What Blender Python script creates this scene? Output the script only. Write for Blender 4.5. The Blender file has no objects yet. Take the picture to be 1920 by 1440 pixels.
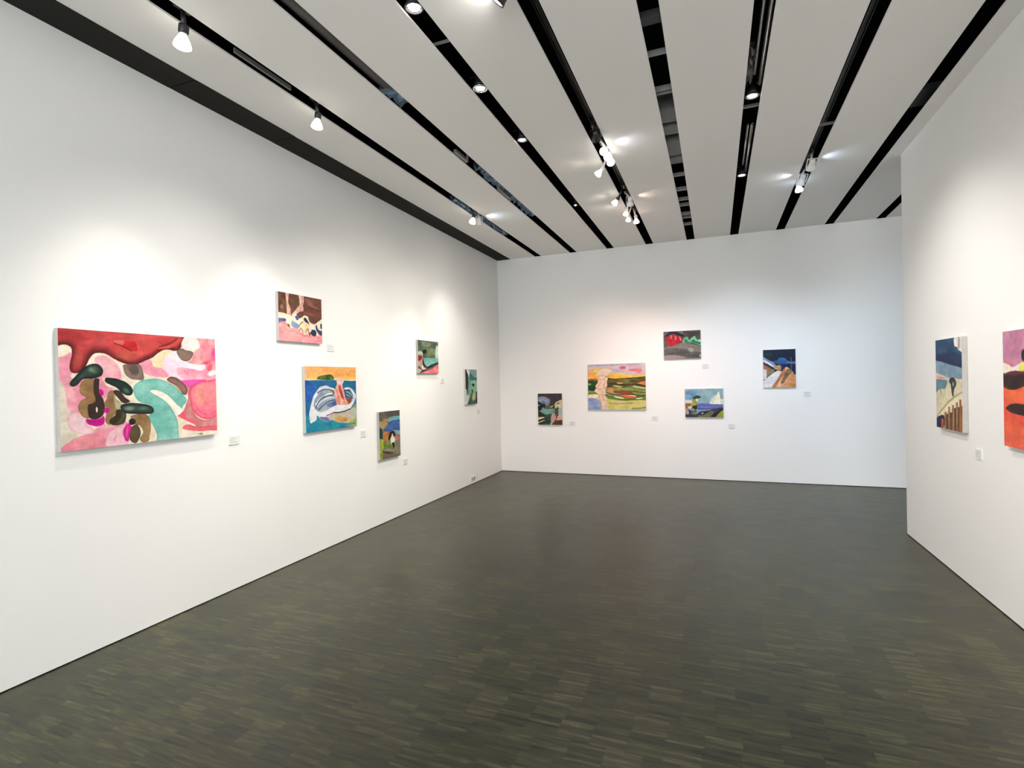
import bpy, bmesh, math
import numpy as np
from mathutils import Vector, Matrix

# ------------------------------------------------------------------ camera, world, exposure
scene = bpy.context.scene
COL = scene.collection
F_PX, YAW, PITCH, ROLL = 989.27, -.3683, -.0067, -.0224
CAM = Vector((3.4565, -8.388, 1.55))
fwd = Vector((math.sin(YAW)*math.cos(PITCH), math.cos(YAW)*math.cos(PITCH), math.sin(PITCH)))
rgt = Vector((math.cos(YAW), -math.sin(YAW), 0)); upv = rgt.cross(fwd)
r_ = math.cos(ROLL)*rgt+math.sin(ROLL)*upv
u_ = -math.sin(ROLL)*rgt+math.cos(ROLL)*upv
cd = bpy.data.cameras.new('camera'); cam = bpy.data.objects.new('camera', cd); COL.objects.link(cam)
cd.sensor_width = 36; cd.lens = F_PX/1920*36; cd.clip_start = .05
cam.matrix_world = Matrix(((r_.x, u_.x, -fwd.x, CAM.x), (r_.y, u_.y, -fwd.y, CAM.y), (r_.z, u_.z, -fwd.z, CAM.z), (0, 0, 0, 1)))
scene.camera = cam

world = bpy.data.worlds.new('world'); scene.world = world; world.use_nodes = True
bg = world.node_tree.nodes['Background']
bg.inputs[0].default_value = (.93, .97, 1, 1)      # added ambient fill, entering at the open end of the room
bg.inputs[1].default_value = 3.7

vs = scene.view_settings
vs.view_transform = 'Standard'; vs.look = 'None'; vs.gamma = 1; vs.use_curve_mapping = False
vs.exposure = .53
SPOT_GAIN = .95

H = 3.609                      # ceiling height
S0W = .2456                    # dark board along the left wall
SLOT0, PITCH_S, SLOTW = .6741, .6037, .1145
PX, PY = 5.1365, -2.3523       # free end of the partition
YB, XR = -13.0, 9.0            # open end of the room, far right wall
def slot_x(i): return SLOT0+PITCH_S*(i-1)       # left edge of slot i (1..9)
def slot_c(i): return slot_x(i)+SLOTW/2

# ------------------------------------------------------------------ helpers
def mat(name, color, rough=.6, spec=.4, metal=0, noise=0, nscale=8, bump=0, bscale=60, emit=None, estr=0):
    m = bpy.data.materials.new(name); m.use_nodes = True
    nt = m.node_tree; b = nt.nodes['Principled BSDF']
    b.inputs['Base Color'].default_value = (*color, 1); b.inputs['Roughness'].default_value = rough
    b.inputs['Specular IOR Level'].default_value = spec; b.inputs['Metallic'].default_value = metal
    tc = nt.nodes.new('ShaderNodeTexCoord')
    if noise:
        n = nt.nodes.new('ShaderNodeTexNoise'); n.inputs['Scale'].default_value = nscale; n.inputs['Detail'].default_value = 5
        nt.links.new(tc.outputs['Object'], n.inputs['Vector'])
        r = nt.nodes.new('ShaderNodeMapRange'); r.inputs[3].default_value = 1-noise; r.inputs[4].default_value = 1+noise
        nt.links.new(n.outputs[0], r.inputs[0])
        v = nt.nodes.new('ShaderNodeVectorMath'); v.operation = 'SCALE'; v.inputs[0].default_value = color
        nt.links.new(r.outputs[0], v.inputs['Scale']); nt.links.new(v.outputs[0], b.inputs['Base Color'])
    if bump:
        n = nt.nodes.new('ShaderNodeTexNoise'); n.inputs['Scale'].default_value = bscale; n.inputs['Detail'].default_value = 4
        nt.links.new(tc.outputs['Object'], n.inputs['Vector'])
        bp = nt.nodes.new('ShaderNodeBump'); bp.inputs['Strength'].default_value = bump; bp.inputs['Distance'].default_value = .002
        nt.links.new(n.outputs[0], bp.inputs['Height']); nt.links.new(bp.outputs[0], b.inputs['Normal'])
    if emit:
        b.inputs['Emission Color'].default_value = (*emit, 1); b.inputs['Emission Strength'].default_value = estr
    return m

def box(bm, x0, x1, y0, y1, z0, z1):
    v = [bm.verts.new((x, y, z)) for z in (z0, z1) for y in (y0, y1) for x in (x0, x1)]
    for f in ((0, 2, 3, 1), (4, 5, 7, 6), (0, 1, 5, 4), (2, 6, 7, 3), (0, 4, 6, 2), (1, 3, 7, 5)):
        bm.faces.new([v[i] for i in f])

def tube(bm, p0, p1, r0, r1=None, seg=20, caps=True):
    """a turned piece between two points, radius r0 to r1"""
    r1 = r0 if r1 is None else r1
    p0, p1 = Vector(p0), Vector(p1); d = (p1-p0).normalized()
    a = d.orthogonal().normalized(); b = d.cross(a)
    R0 = [bm.verts.new(p0+r0*(math.cos(t)*a+math.sin(t)*b)) for t in [2*math.pi*k/seg for k in range(seg)]]
    R1 = [bm.verts.new(p1+r1*(math.cos(t)*a+math.sin(t)*b)) for t in [2*math.pi*k/seg for k in range(seg)]]
    for k in range(seg):
        f = bm.faces.new((R0[k], R0[(k+1) % seg], R1[(k+1) % seg], R1[k])); f.smooth = True
    if caps:
        bm.faces.new(R0[::-1]); bm.faces.new(R1)

def lathe(bm, prof, seg=28):
    """profile of (radius, z) turned about the z axis"""
    rings = []
    for r, z in prof:
        rings.append([bm.verts.new((r*math.cos(2*math.pi*k/seg), r*math.sin(2*math.pi*k/seg), z)) for k in range(seg)])
    for a, b in zip(rings, rings[1:]):
        for k in range(seg):
            f = bm.faces.new((a[k], a[(k+1) % seg], b[(k+1) % seg], b[k])); f.smooth = True
    bm.faces.new(rings[0][::-1]); bm.faces.new(rings[-1])

def obj(name, bm, m, parent=None, bevel=0):
    me = bpy.data.meshes.new(name); bmesh.ops.recalc_face_normals(bm, faces=bm.faces); bm.to_mesh(me); bm.free()
    me.materials.append(m)
    o = bpy.data.objects.new(name, me); COL.objects.link(o)
    if parent: o.parent = parent
    if bevel:
        md = o.modifiers.new('bevel', 'BEVEL'); md.width = bevel; md.segments = 2; md.limit_method = 'ANGLE'
    return o

def tag(o, label, cat, group=None, kind=None):
    o['label'] = label; o['category'] = cat
    if group: o['group'] = group
    if kind: o['kind'] = kind
    return o

def thing(name, label, cat, loc=(0, 0, 0), rotz=0, group=None):
    o = bpy.data.objects.new(name, None); COL.objects.link(o); o.location = loc; o.rotation_euler = (0, 0, rotz)
    o.empty_display_size = .1
    return tag(o, label, cat, group)

def struct(name, bm, m, label=None):
    o = obj(name, bm, m); o['kind'] = 'structure'
    if label: o['label'] = label
    return o
def boxes(*bs):
    bm = bmesh.new()
    for b in bs: box(bm, *b)
    return bm

# ---- painting engine: pigments computed at every vertex of a canvas grid ----
def _vnoise(x, y, seed):
    rs = np.random.RandomState(seed)
    T = rs.rand(64, 64)
    xi = np.floor(x).astype(int); yi = np.floor(y).astype(int)
    fx = x - xi; fy = y - yi
    fx = fx*fx*(3-2*fx); fy = fy*fy*(3-2*fy)
    a = T[yi % 64, xi % 64]; b = T[yi % 64, (xi+1) % 64]
    c = T[(yi+1) % 64, xi % 64]; d = T[(yi+1) % 64, (xi+1) % 64]
    return (a*(1-fx)+b*fx)*(1-fy)+(c*(1-fx)+d*fx)*fy

def _fbm(x, y, seed, octaves=4):
    s = 0; a = .5; t = 0
    for k in range(octaves):
        s = s+a*_vnoise(x*2**k+7.3*k, y*2**k+3.1*k, seed+k); t += a; a *= .55
    return s/t

def _smooth(pts, closed, n=4):
    p = np.array(pts, float); m = len(p); out = []
    rng = range(m) if closed else range(m-1)
    for i in rng:
        if closed:
            p0, p1, p2, p3 = p[i-1], p[i], p[(i+1) % m], p[(i+2) % m]
        else:
            p0, p1, p2, p3 = p[max(i-1, 0)], p[i], p[i+1], p[min(i+2, m-1)]
        for k in range(n):
            t = k/n
            out.append(.5*(2*p1+(p2-p0)*t+(2*p0-5*p1+4*p2-p3)*t*t+(3*p1-p0-3*p2+p3)*t**3))
    if not closed:
        out.append(p[-1])
    return np.array(out)

def _segdist(X, Y, p, closed):
    d2 = np.full(X.shape, 1e9); inside = np.zeros(X.shape, bool)
    m = len(p)
    for i in range(m if closed else m-1):
        ax, ay = p[i]; bx, by = p[(i+1) % m]
        ex, ey = bx-ax, by-ay
        L = ex*ex+ey*ey+1e-12
        t = np.clip(((X-ax)*ex+(Y-ay)*ey)/L, 0, 1)
        dx = X-ax-t*ex; dy = Y-ay-t*ey
        d2 = np.minimum(d2, dx*dx+dy*dy)
        if closed and ay != by:
            c = ((ay > Y) != (by > Y)) & (X < ex*(Y-ay)/(by-ay)+ax)
            inside ^= c
    return np.sqrt(d2), inside

def paint(asp, layers, X, Y, seed):
    """X runs 0..asp, Y runs 0..1 downwards; layers are dabs of pigment in that frame."""
    col = np.zeros(X.shape+(3,))
    wx = (_fbm(X*9, Y*9, seed+50)-.5)*.014
    wy = (_fbm(X*9, Y*9, seed+60)-.5)*.014
    Xw = X+wx; Yw = Y+wy
    for k, L in enumerate(layers):
        kind, c, pts, o = L
        soft = o.get('s', .006)
        if kind == 'B':
            a = np.ones(X.shape); d = None
        elif kind == 'E':
            cx, cy, rx, ry, rot = pts
            cr, sr = math.cos(rot), math.sin(rot)
            u = ((Xw-cx)*cr+(Yw-cy)*sr)/rx; v = (-(Xw-cx)*sr+(Yw-cy)*cr)/ry
            r = np.sqrt(u*u+v*v)
            d = (1-r)*min(rx, ry)
            a = np.clip(d/soft+.5, 0, 1)
        else:
            closed = kind == 'P'
            q = _smooth(pts, closed) if o.get('sm', 1) else np.array(pts, float)
            w = o.get('w', 0)
            m = w+soft+.01
            box = (Xw > q[:, 0].min()-m) & (Xw < q[:, 0].max()+m) & (Yw > q[:, 1].min()-m) & (Yw < q[:, 1].max()+m)
            d = np.full(X.shape, -1.0)
            if box.any():
                dd, ins = _segdist(Xw[box], Yw[box], q, closed)
                d[box] = np.where(ins, dd, -dd) if closed else w/2-dd
            a = np.clip(d/soft+.5, 0, 1)
        a = a*o.get('a', 1)
        cc = np.broadcast_to(np.array(c, float)/255, X.shape+(3,))
        if 'c2' in o:   # a second pigment worked into the first with brush-like streaks
            sx, sy = o.get('n', (6, 9))
            t = np.clip((_fbm(X*sx+k, Y*sy+k, seed+3*k)-.5)*3.0+.5, 0, 1)[..., None]
            cc = cc*(1-t)+np.array(o['c2'])/255*t
        if 'g' in o:    # wash running from the top colour to a bottom one
            y0, y1, cb = o['g']
            t = np.clip((Y-y0)/(y1-y0), 0, 1)[..., None]
            cc = cc*(1-t)+np.array(cb)/255*t
        if 'r' in o and d is not None:
            rc, rw = o['r']
            t = np.clip(1-d/rw, 0, 1)[..., None]**1.2
            t = t*(.65+.5*_fbm(X*14, Y*14, seed+k+9))[..., None]
            t = np.clip(t, 0, 1)
            cc = cc*(1-t)+np.array(rc)/255*t
        m = o.get('m', .11)
        m = m*(1.25-.9*sum(c)/765)     # pale washes stay even, dark ones streak
        cc = cc*(1+m*2.4*(_fbm(X*13+k, Y*20+k, seed+7*k, 5)-.5))[..., None]
        col = col*(1-a[..., None])+cc*a[..., None]
    br = _fbm(X*22, Y*60, seed+91, 3)*.5+_fbm(X*70, Y*26, seed+92, 3)*.5
    return np.clip(col*(1+.12*(br-.5))[..., None], 0, 1)

ART = {}
ART['pink'] = (1.4195, [
  ('B',(241,229,208),None,dict(c2=(247,238,222))),
  ('P',(238,162,182),[(-0.014,0.263),(0.041,0.226),(0.093,0.197),(0.109,0.334),(0.08,0.389),(0.146,0.445),(0.154,0.538),(0.187,0.576),(0.137,0.629),(0.145,0.704),(0.064,0.68),(0.044,0.57),(0.032,0.479),(-0.015,0.46)],dict(c2=(244,188,196),s=0.0122)),
  ('P',(240,172,192),[(0.265,0.234),(0.344,0.21),(0.426,0.264),(0.472,0.352),(0.463,0.421),(0.344,0.405),(0.291,0.39),(0.273,0.305)],dict(c2=(246,195,200),s=0.0101)),
  ('P',(244,196,196),[(0.08,0.462),(0.146,0.426),(0.291,0.371),(0.344,0.467),(0.416,0.508),(0.344,0.583),(0.326,0.716),(0.344,0.814),(0.472,0.786),(0.529,0.831),(0.491,0.996),(0.29,1),(0.204,0.877),(0.29,0.809),(0.187,0.707)],dict(c2=(238,160,182),s=0.0142)),
  ('P',(240,226,206),[(0.568,0.432),(0.51,0.55),(0.568,0.633),(0.708,0.774),(0.771,0.914),(0.802,1.012),(0.698,1.01),(0.667,0.74),(0.472,0.588)],dict(s=0.0081)),
  ('P',(233,225,210),[(-0.007,0.46),(0.036,0.497),(0.052,0.661),(0.08,0.837),(0.12,0.877),(0.016,0.995),(-0.016,0.998)],dict(c2=(222,214,194),s=0.0101)),
  ('P',(248,216,221),[(0.052,0.725),(0.088,0.686),(0.145,0.695),(0.196,0.736),(0.191,0.801),(0.23,0.823),(0.247,0.862),(0.204,0.882),(0.145,0.871),(0.08,0.837),(0.052,0.779)],dict(r=((232,192,196),0.0223),s=0.0061)),
  ('P',(238,150,168),[(-0.008,1.004),(0.055,0.925),(0.145,0.885),(0.264,0.883),(0.343,0.93),(0.357,1.009),(0.343,1.036)],dict(c2=(244,170,178),s=0.0061)),
  ('P',(248,206,214),[(0.339,0.997),(0.352,0.912),(0.416,0.85),(0.51,0.819),(0.549,0.832),(0.529,0.98),(0.472,1.003)],dict(s=0.0081)),
  ('S',(228,160,176),[(0.402,0.951),(0.421,0.914)],dict(w=0.0122)),
  ('P',(196,76,80),[(-0.067,-0.089),(1.163,-0.116),(1.115,-0.002),(1.063,0.072),(1.022,0.123),(0.977,0.141),(0.91,0.136),(0.855,0.145),(0.791,0.189),(0.729,0.228),(0.647,0.27),(0.578,0.283),(0.51,0.277),(0.426,0.24),(0.353,0.198),(0.299,0.188),(0.256,0.203),(0.221,0.249),(0.188,0.315),(0.154,0.352),(0.113,0.364),(0.084,0.352),(0.076,0.316),(0.085,0.261),(0.095,0.206),(0.093,0.16),(0.069,0.138),(0.033,0.133),(-0.068,0.145)],dict(c2=(222,106,106),n=(7,10),r=((88,22,26),0.0628),m=0.12,s=0.0041)),
  ('P',(214,88,88),[(0.417,0.021),(0.749,0.025),(0.781,0.122),(0.627,0.21),(0.472,0.165),(0.38,0.12)],dict(c2=(226,116,112),s=0.0405,a=0.7)),
  ('P',(206,112,96),[(0.435,0.195),(0.529,0.172),(0.627,0.199),(0.568,0.246),(0.491,0.233)],dict(s=0.0345,c2=(190,76,76))),
  ('P',(176,58,62),[(0.009,0.02),(0.121,0.021),(0.222,0.08),(0.121,0.104),(0.009,0.092)],dict(s=0.0405,a=0.6)),
  ('P',(212,96,90),[(0.647,0.077),(0.781,0.049),(0.812,0.11),(0.718,0.156),(0.647,0.138)],dict(s=0.0365,a=0.8)),
  ('P',(200,48,54),[(0.491,0.075),(0.597,0.079),(0.617,0.129),(0.612,0.165),(0.529,0.143),(0.472,0.115)],dict(c2=(216,74,76),s=0.0101)),
  ('P',(228,132,122),[(0.417,0.075),(0.501,0.075),(0.491,0.113),(0.454,0.108)],dict(s=0.0081)),
  ('S',(150,30,40),[(0.426,0.1),(0.491,0.119),(0.568,0.161)],dict(s=0.0081,w=0.0091)),
  ('E',(214,112,100),(0.1359,0.2507,0.028,0.0738,0.1),dict(s=0.0405,c2=(190,84,76))),
  ('S',(216,104,90),[(0.823,0.118),(0.91,0.112),(0.982,0.073),(1.031,0.033)],dict(s=0.0101,w=0.0264)),
  ('S',(140,28,38),[(0.823,0.11),(0.91,0.083),(1.005,0.017)],dict(s=0.0061,w=0.0091)),
  ('P',(240,150,165),[(1.199,-0.007),(1.479,-0.024),(1.48,0.468),(1.324,0.396),(1.104,0.439),(0.977,0.33),(1.104,0.252),(1.151,0.218),(1.175,0.15),(1.224,0.103)],dict(c2=(247,190,190),n=(9,6),s=0.0101)),
  ('E',(226,110,170),(1.407,0.1652,0.0339,0.0637,0),dict(s=0.0264)),
  ('E',(232,110,135),(1.298,0.2596,0.0754,0.0205,-0.5),dict(s=0.0223)),
  ('E',(236,120,140),(1.349,0.3047,0.0281,0.0574,0.4),dict(s=0.0243)),
  ('P',(252,238,234),[(1.092,-0.012),(1.199,-0.002),(1.248,0.091),(1.175,0.133),(1.092,0.114),(1.045,0.078)],dict(s=0.0081)),
  ('P',(250,231,198),[(0.749,0.237),(0.834,0.157),(0.988,0.151),(0.888,0.224),(0.855,0.298),(0.802,0.309),(0.755,0.279)],dict(s=0.0081)),
  ('P',(246,158,190),[(0.647,0.28),(0.739,0.232),(0.77,0.299),(0.855,0.32),(0.91,0.394),(0.77,0.393),(0.688,0.362)],dict(c2=(248,182,196),s=0.0071)),
  ('P',(250,170,194),[(0.966,0.308),(1.104,0.296),(1.286,0.317),(1.421,0.374),(1.421,0.455),(1.104,0.439),(0.988,0.405)],dict(c2=(248,198,205),s=0.0122)),
  ('P',(254,241,246),[(0.866,0.235),(0.943,0.163),(0.999,0.145),(1.034,0.22),(1.104,0.252),(1.2,0.27),(1.305,0.269),(1.261,0.334),(1.104,0.307),(0.994,0.313),(1.005,0.378),(1.075,0.43),(0.966,0.4),(0.888,0.351),(0.858,0.288)],dict(c2=(248,226,240),s=0.0091)),
  ('S',(232,120,160),[(1.069,0.335),(1.098,0.368),(1.104,0.329)],dict(s=0.0101,w=0.0081)),
  ('E',(255,244,240),(1.381,0.3564,0.0543,0.0277,-0.3),dict(s=0.0162)),
  ('P',(236,84,178),[(1.043,0.432),(1.311,0.431),(1.224,0.472),(1.158,0.485),(1.14,0.512),(1.104,0.5)],dict(c2=(240,110,190),s=0.0061)),
  ('P',(226,168,164),[(1.092,0.505),(1.14,0.495),(1.134,0.662),(1.164,0.764),(1.225,0.824),(1.325,0.843),(1.441,0.806),(1.442,0.946),(1.225,0.917),(1.152,0.863),(1.069,0.812),(1.046,0.767),(1.069,0.691),(1.104,0.605)],dict(c2=(206,140,140),n=(9,5),r=((226,112,132),0.0142),s=0.0061)),
  ('P',(246,138,160),[(1.134,0.495),(1.324,0.44),(1.48,0.444),(1.481,0.75),(1.402,0.815),(1.325,0.838),(1.225,0.813),(1.152,0.741),(1.126,0.639)],dict(c2=(248,160,170),r=((230,92,128),0.0304),s=0.0061)),
  ('E',(250,180,166),(1.262,0.5774,0.0933,0.1077,0.2),dict(s=0.0608,c2=(240,140,150))),
  ('S',(240,110,140),[(1.158,0.663),(1.225,0.757),(1.325,0.797),(1.408,0.757)],dict(s=0.0081,w=0.0091)),
  ('P',(240,112,136),[(0.998,0.769),(1.06,0.737),(1.075,0.802),(1.164,0.84),(1.179,0.877),(1.093,0.838),(1.006,0.791)],dict(s=0.0051)),
  ('P',(243,126,142),[(1.044,0.887),(1.105,0.87),(1.225,0.905),(1.481,0.915),(1.482,0.962),(1.225,0.948),(1.058,0.917)],dict(r=((226,88,112),0.0091),s=0.0051)),
  ('P',(152,134,124),[(0.491,0.294),(0.529,0.282),(0.597,0.281),(0.642,0.282),(0.67,0.362),(0.667,0.42),(0.617,0.42),(0.549,0.407),(0.505,0.362)],dict(r=((128,106,98),0.0101),s=0.0041)),
  ('E',(120,102,98),(0.5827,0.3265,0.0412,0.0523,-0.6),dict(s=0.0142)),
  ('P',(154,132,118),[(0.994,0.146),(1.045,0.114),(1.092,0.133),(1.139,0.138),(1.171,0.156),(1.139,0.218),(1.092,0.241),(1.034,0.22)],dict(r=((112,92,88),0.0122),s=0.0041)),
  ('P',(166,128,120),[(0.888,0.42),(0.921,0.397),(0.988,0.405),(1.046,0.449),(1.095,0.505),(1.087,0.573),(1.04,0.564),(1.011,0.514),(0.955,0.467),(0.91,0.442)],dict(r=((104,72,74),0.0223),s=0.0041)),
  ('P',(202,172,150),[(0.944,0.459),(0.989,0.481),(1.034,0.536),(1.041,0.561),(1.014,0.536),(0.977,0.492)],dict(s=0.0061)),
  ('P',(136,200,188),[(0.573,0.512),(0.597,0.458),(0.667,0.423),(0.77,0.414),(0.866,0.431),(0.955,0.48),(1.023,0.547),(1.087,0.621),(1.052,0.679),(1.017,0.718),(0.966,0.653),(0.899,0.575),(0.834,0.539),(0.77,0.52),(0.724,0.527),(0.813,0.588),(0.888,0.649),(0.944,0.727),(0.983,0.816),(0.991,0.915),(0.978,1.022),(0.787,1.021),(0.781,0.936),(0.75,0.86),(0.703,0.774),(0.719,0.744),(0.755,0.705),(0.729,0.662),(0.647,0.637),(0.597,0.594)],dict(c2=(166,216,206),n=(7,10),s=0.0051,r=((112,188,172),0.0182))),
  ('P',(252,242,232),[(0.724,0.527),(0.776,0.518),(0.84,0.539),(0.91,0.588),(0.977,0.664),(1.04,0.725),(0.995,0.768),(0.933,0.675),(0.861,0.611),(0.77,0.562)],dict(s=0.0051)),
  ('P',(58,80,72),[(0.071,0.458),(0.08,0.425),(0.121,0.38),(0.162,0.334),(0.204,0.301),(0.256,0.286),(0.299,0.295),(0.326,0.338),(0.313,0.381),(0.264,0.409),(0.204,0.413),(0.162,0.419),(0.129,0.454),(0.096,0.473)],dict(r=((22,30,38),0.0264),s=0.0041)),
  ('E',(128,152,132),(0.2428,0.3407,0.0396,0.0302,-0.3),dict(s=0.0304,c2=(84,116,96),n=(30,30))),
  ('E',(76,104,92),(0.1623,0.3893,0.0284,0.013,-0.6),dict(s=0.0162)),
  ('E',(70,92,86),(0.2044,0.3708,0.0339,0.0112,-0.1),dict(s=0.0142)),
  ('P',(46,70,64),[(0.337,0.419),(0.353,0.402),(0.416,0.408),(0.491,0.431),(0.549,0.472),(0.571,0.522),(0.558,0.557),(0.52,0.565),(0.472,0.534),(0.435,0.494),(0.38,0.463),(0.344,0.443)],dict(r=((20,34,36),0.0223),s=0.0041)),
  ('E',(92,124,104),(0.5149,0.5207,0.0325,0.0199,0.8),dict(s=0.0182)),
  ('P',(174,144,104),[(0.158,0.437),(0.204,0.418),(0.247,0.416),(0.257,0.466),(0.254,0.522),(0.266,0.579),(0.238,0.621),(0.206,0.642),(0.201,0.708),(0.206,0.748),(0.162,0.724),(0.137,0.676),(0.134,0.638),(0.158,0.593),(0.191,0.567),(0.154,0.538),(0.144,0.5)],dict(c2=(158,122,84),r=((140,104,72),0.0101),s=0.0041)),
  ('P',(80,64,54),[(0.257,0.418),(0.273,0.411),(0.294,0.419),(0.291,0.476),(0.304,0.543),(0.326,0.592),(0.333,0.669),(0.321,0.716),(0.29,0.747),(0.247,0.755),(0.208,0.736),(0.202,0.68),(0.208,0.633),(0.238,0.621),(0.262,0.589),(0.251,0.522),(0.251,0.465)],dict(r=((54,42,36),0.0162),s=0.0041)),
  ('E',(250,250,245),(0.2685,0.6764,0.007,0.0237,0),dict(s=0.003)),
  ('E',(214,24,158),(0.3099,0.5259,0.0177,0.0268,-0.4),dict(s=0.0041)),
  ('P',(212,14,158),[(0.187,0.752),(0.23,0.755),(0.29,0.754),(0.324,0.734),(0.322,0.793),(0.29,0.815),(0.247,0.813),(0.2,0.79)],dict(c2=(226,40,170),s=0.0041)),
  ('P',(174,146,110),[(0.371,0.526),(0.398,0.515),(0.426,0.528),(0.426,0.586),(0.463,0.627),(0.463,0.677),(0.416,0.723),(0.384,0.759),(0.371,0.812),(0.344,0.8),(0.33,0.765),(0.344,0.718),(0.339,0.669),(0.333,0.621),(0.353,0.583)],dict(c2=(160,128,92),s=0.0041,r=((146,112,82),0.0091))),
  ('E',(214,24,158),(0.3481,0.6853,0.0234,0.0222,0),dict(s=0.0041)),
  ('P',(196,188,152),[(0.416,0.547),(0.444,0.617),(0.477,0.628),(0.465,0.697),(0.435,0.687),(0.416,0.625)],dict(s=0.0061)),
  ('P',(84,66,54),[(0.41,0.527),(0.435,0.513),(0.472,0.534),(0.501,0.58),(0.542,0.617),(0.524,0.631),(0.486,0.631),(0.453,0.593)],dict(r=((52,40,34),0.0101),s=0.0041)),
  ('P',(104,100,72),[(0.43,0.689),(0.472,0.687),(0.505,0.709),(0.505,0.759),(0.482,0.807),(0.435,0.822),(0.384,0.814),(0.364,0.787),(0.38,0.759),(0.416,0.733)],dict(r=((72,62,42),0.0182),s=0.0041)),
  ('P',(78,66,46),[(0.43,0.692),(0.463,0.696),(0.463,0.746),(0.425,0.802),(0.385,0.808),(0.367,0.787),(0.383,0.759),(0.418,0.731)],dict(s=0.0081)),
  ('P',(178,152,112),[(0.549,0.747),(0.617,0.735),(0.688,0.747),(0.719,0.796),(0.726,0.869),(0.713,0.94),(0.7,0.99),(0.668,1.003),(0.632,0.982),(0.627,0.951),(0.657,0.903),(0.627,0.839),(0.588,0.826),(0.553,0.782)],dict(c2=(160,130,90),s=0.0041,r=((140,112,78),0.0091))),
  ('E',(62,46,42),(0.5583,0.7989,0.0312,0.0291,0),dict(s=0.0041)),
  ('P',(118,102,76),[(0.558,0.843),(0.598,0.826),(0.627,0.87),(0.629,0.931),(0.598,0.988),(0.568,0.992),(0.539,0.962),(0.534,0.911),(0.544,0.872)],dict(r=((84,72,52),0.0162),s=0.0041)),
  ('P',(228,56,164),[(0.515,0.814),(0.544,0.822),(0.551,0.862),(0.534,0.921),(0.526,0.97),(0.496,0.964),(0.482,0.906),(0.491,0.847)],dict(r=((206,20,150),0.0101),s=0.0041)),
  ('E',(240,130,190),(0.5149,0.889,0.0067,0.0448,0.1),dict(s=0.0081)),
  ('P',(70,90,82),[(0.466,0.679),(0.472,0.648),(0.52,0.636),(0.597,0.637),(0.688,0.654),(0.739,0.673),(0.757,0.705),(0.739,0.735),(0.667,0.739),(0.568,0.729),(0.491,0.714)],dict(r=((18,26,30),0.0243),s=0.0041)),
  ('E',(150,168,150),(0.5389,0.6813,0.0387,0.018,0),dict(s=0.0203)),
  ('E',(110,140,122),(0.6573,0.6885,0.0404,0.0143,0),dict(s=0.0182)),
  ('S',(90,70,90),[(1.207,0.978),(1.216,0.972)],dict(w=0.0061)),
  ('S',(90,70,90),[(1.228,0.983),(1.24,0.97),(1.25,0.985)],dict(w=0.0071)),
])
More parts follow.
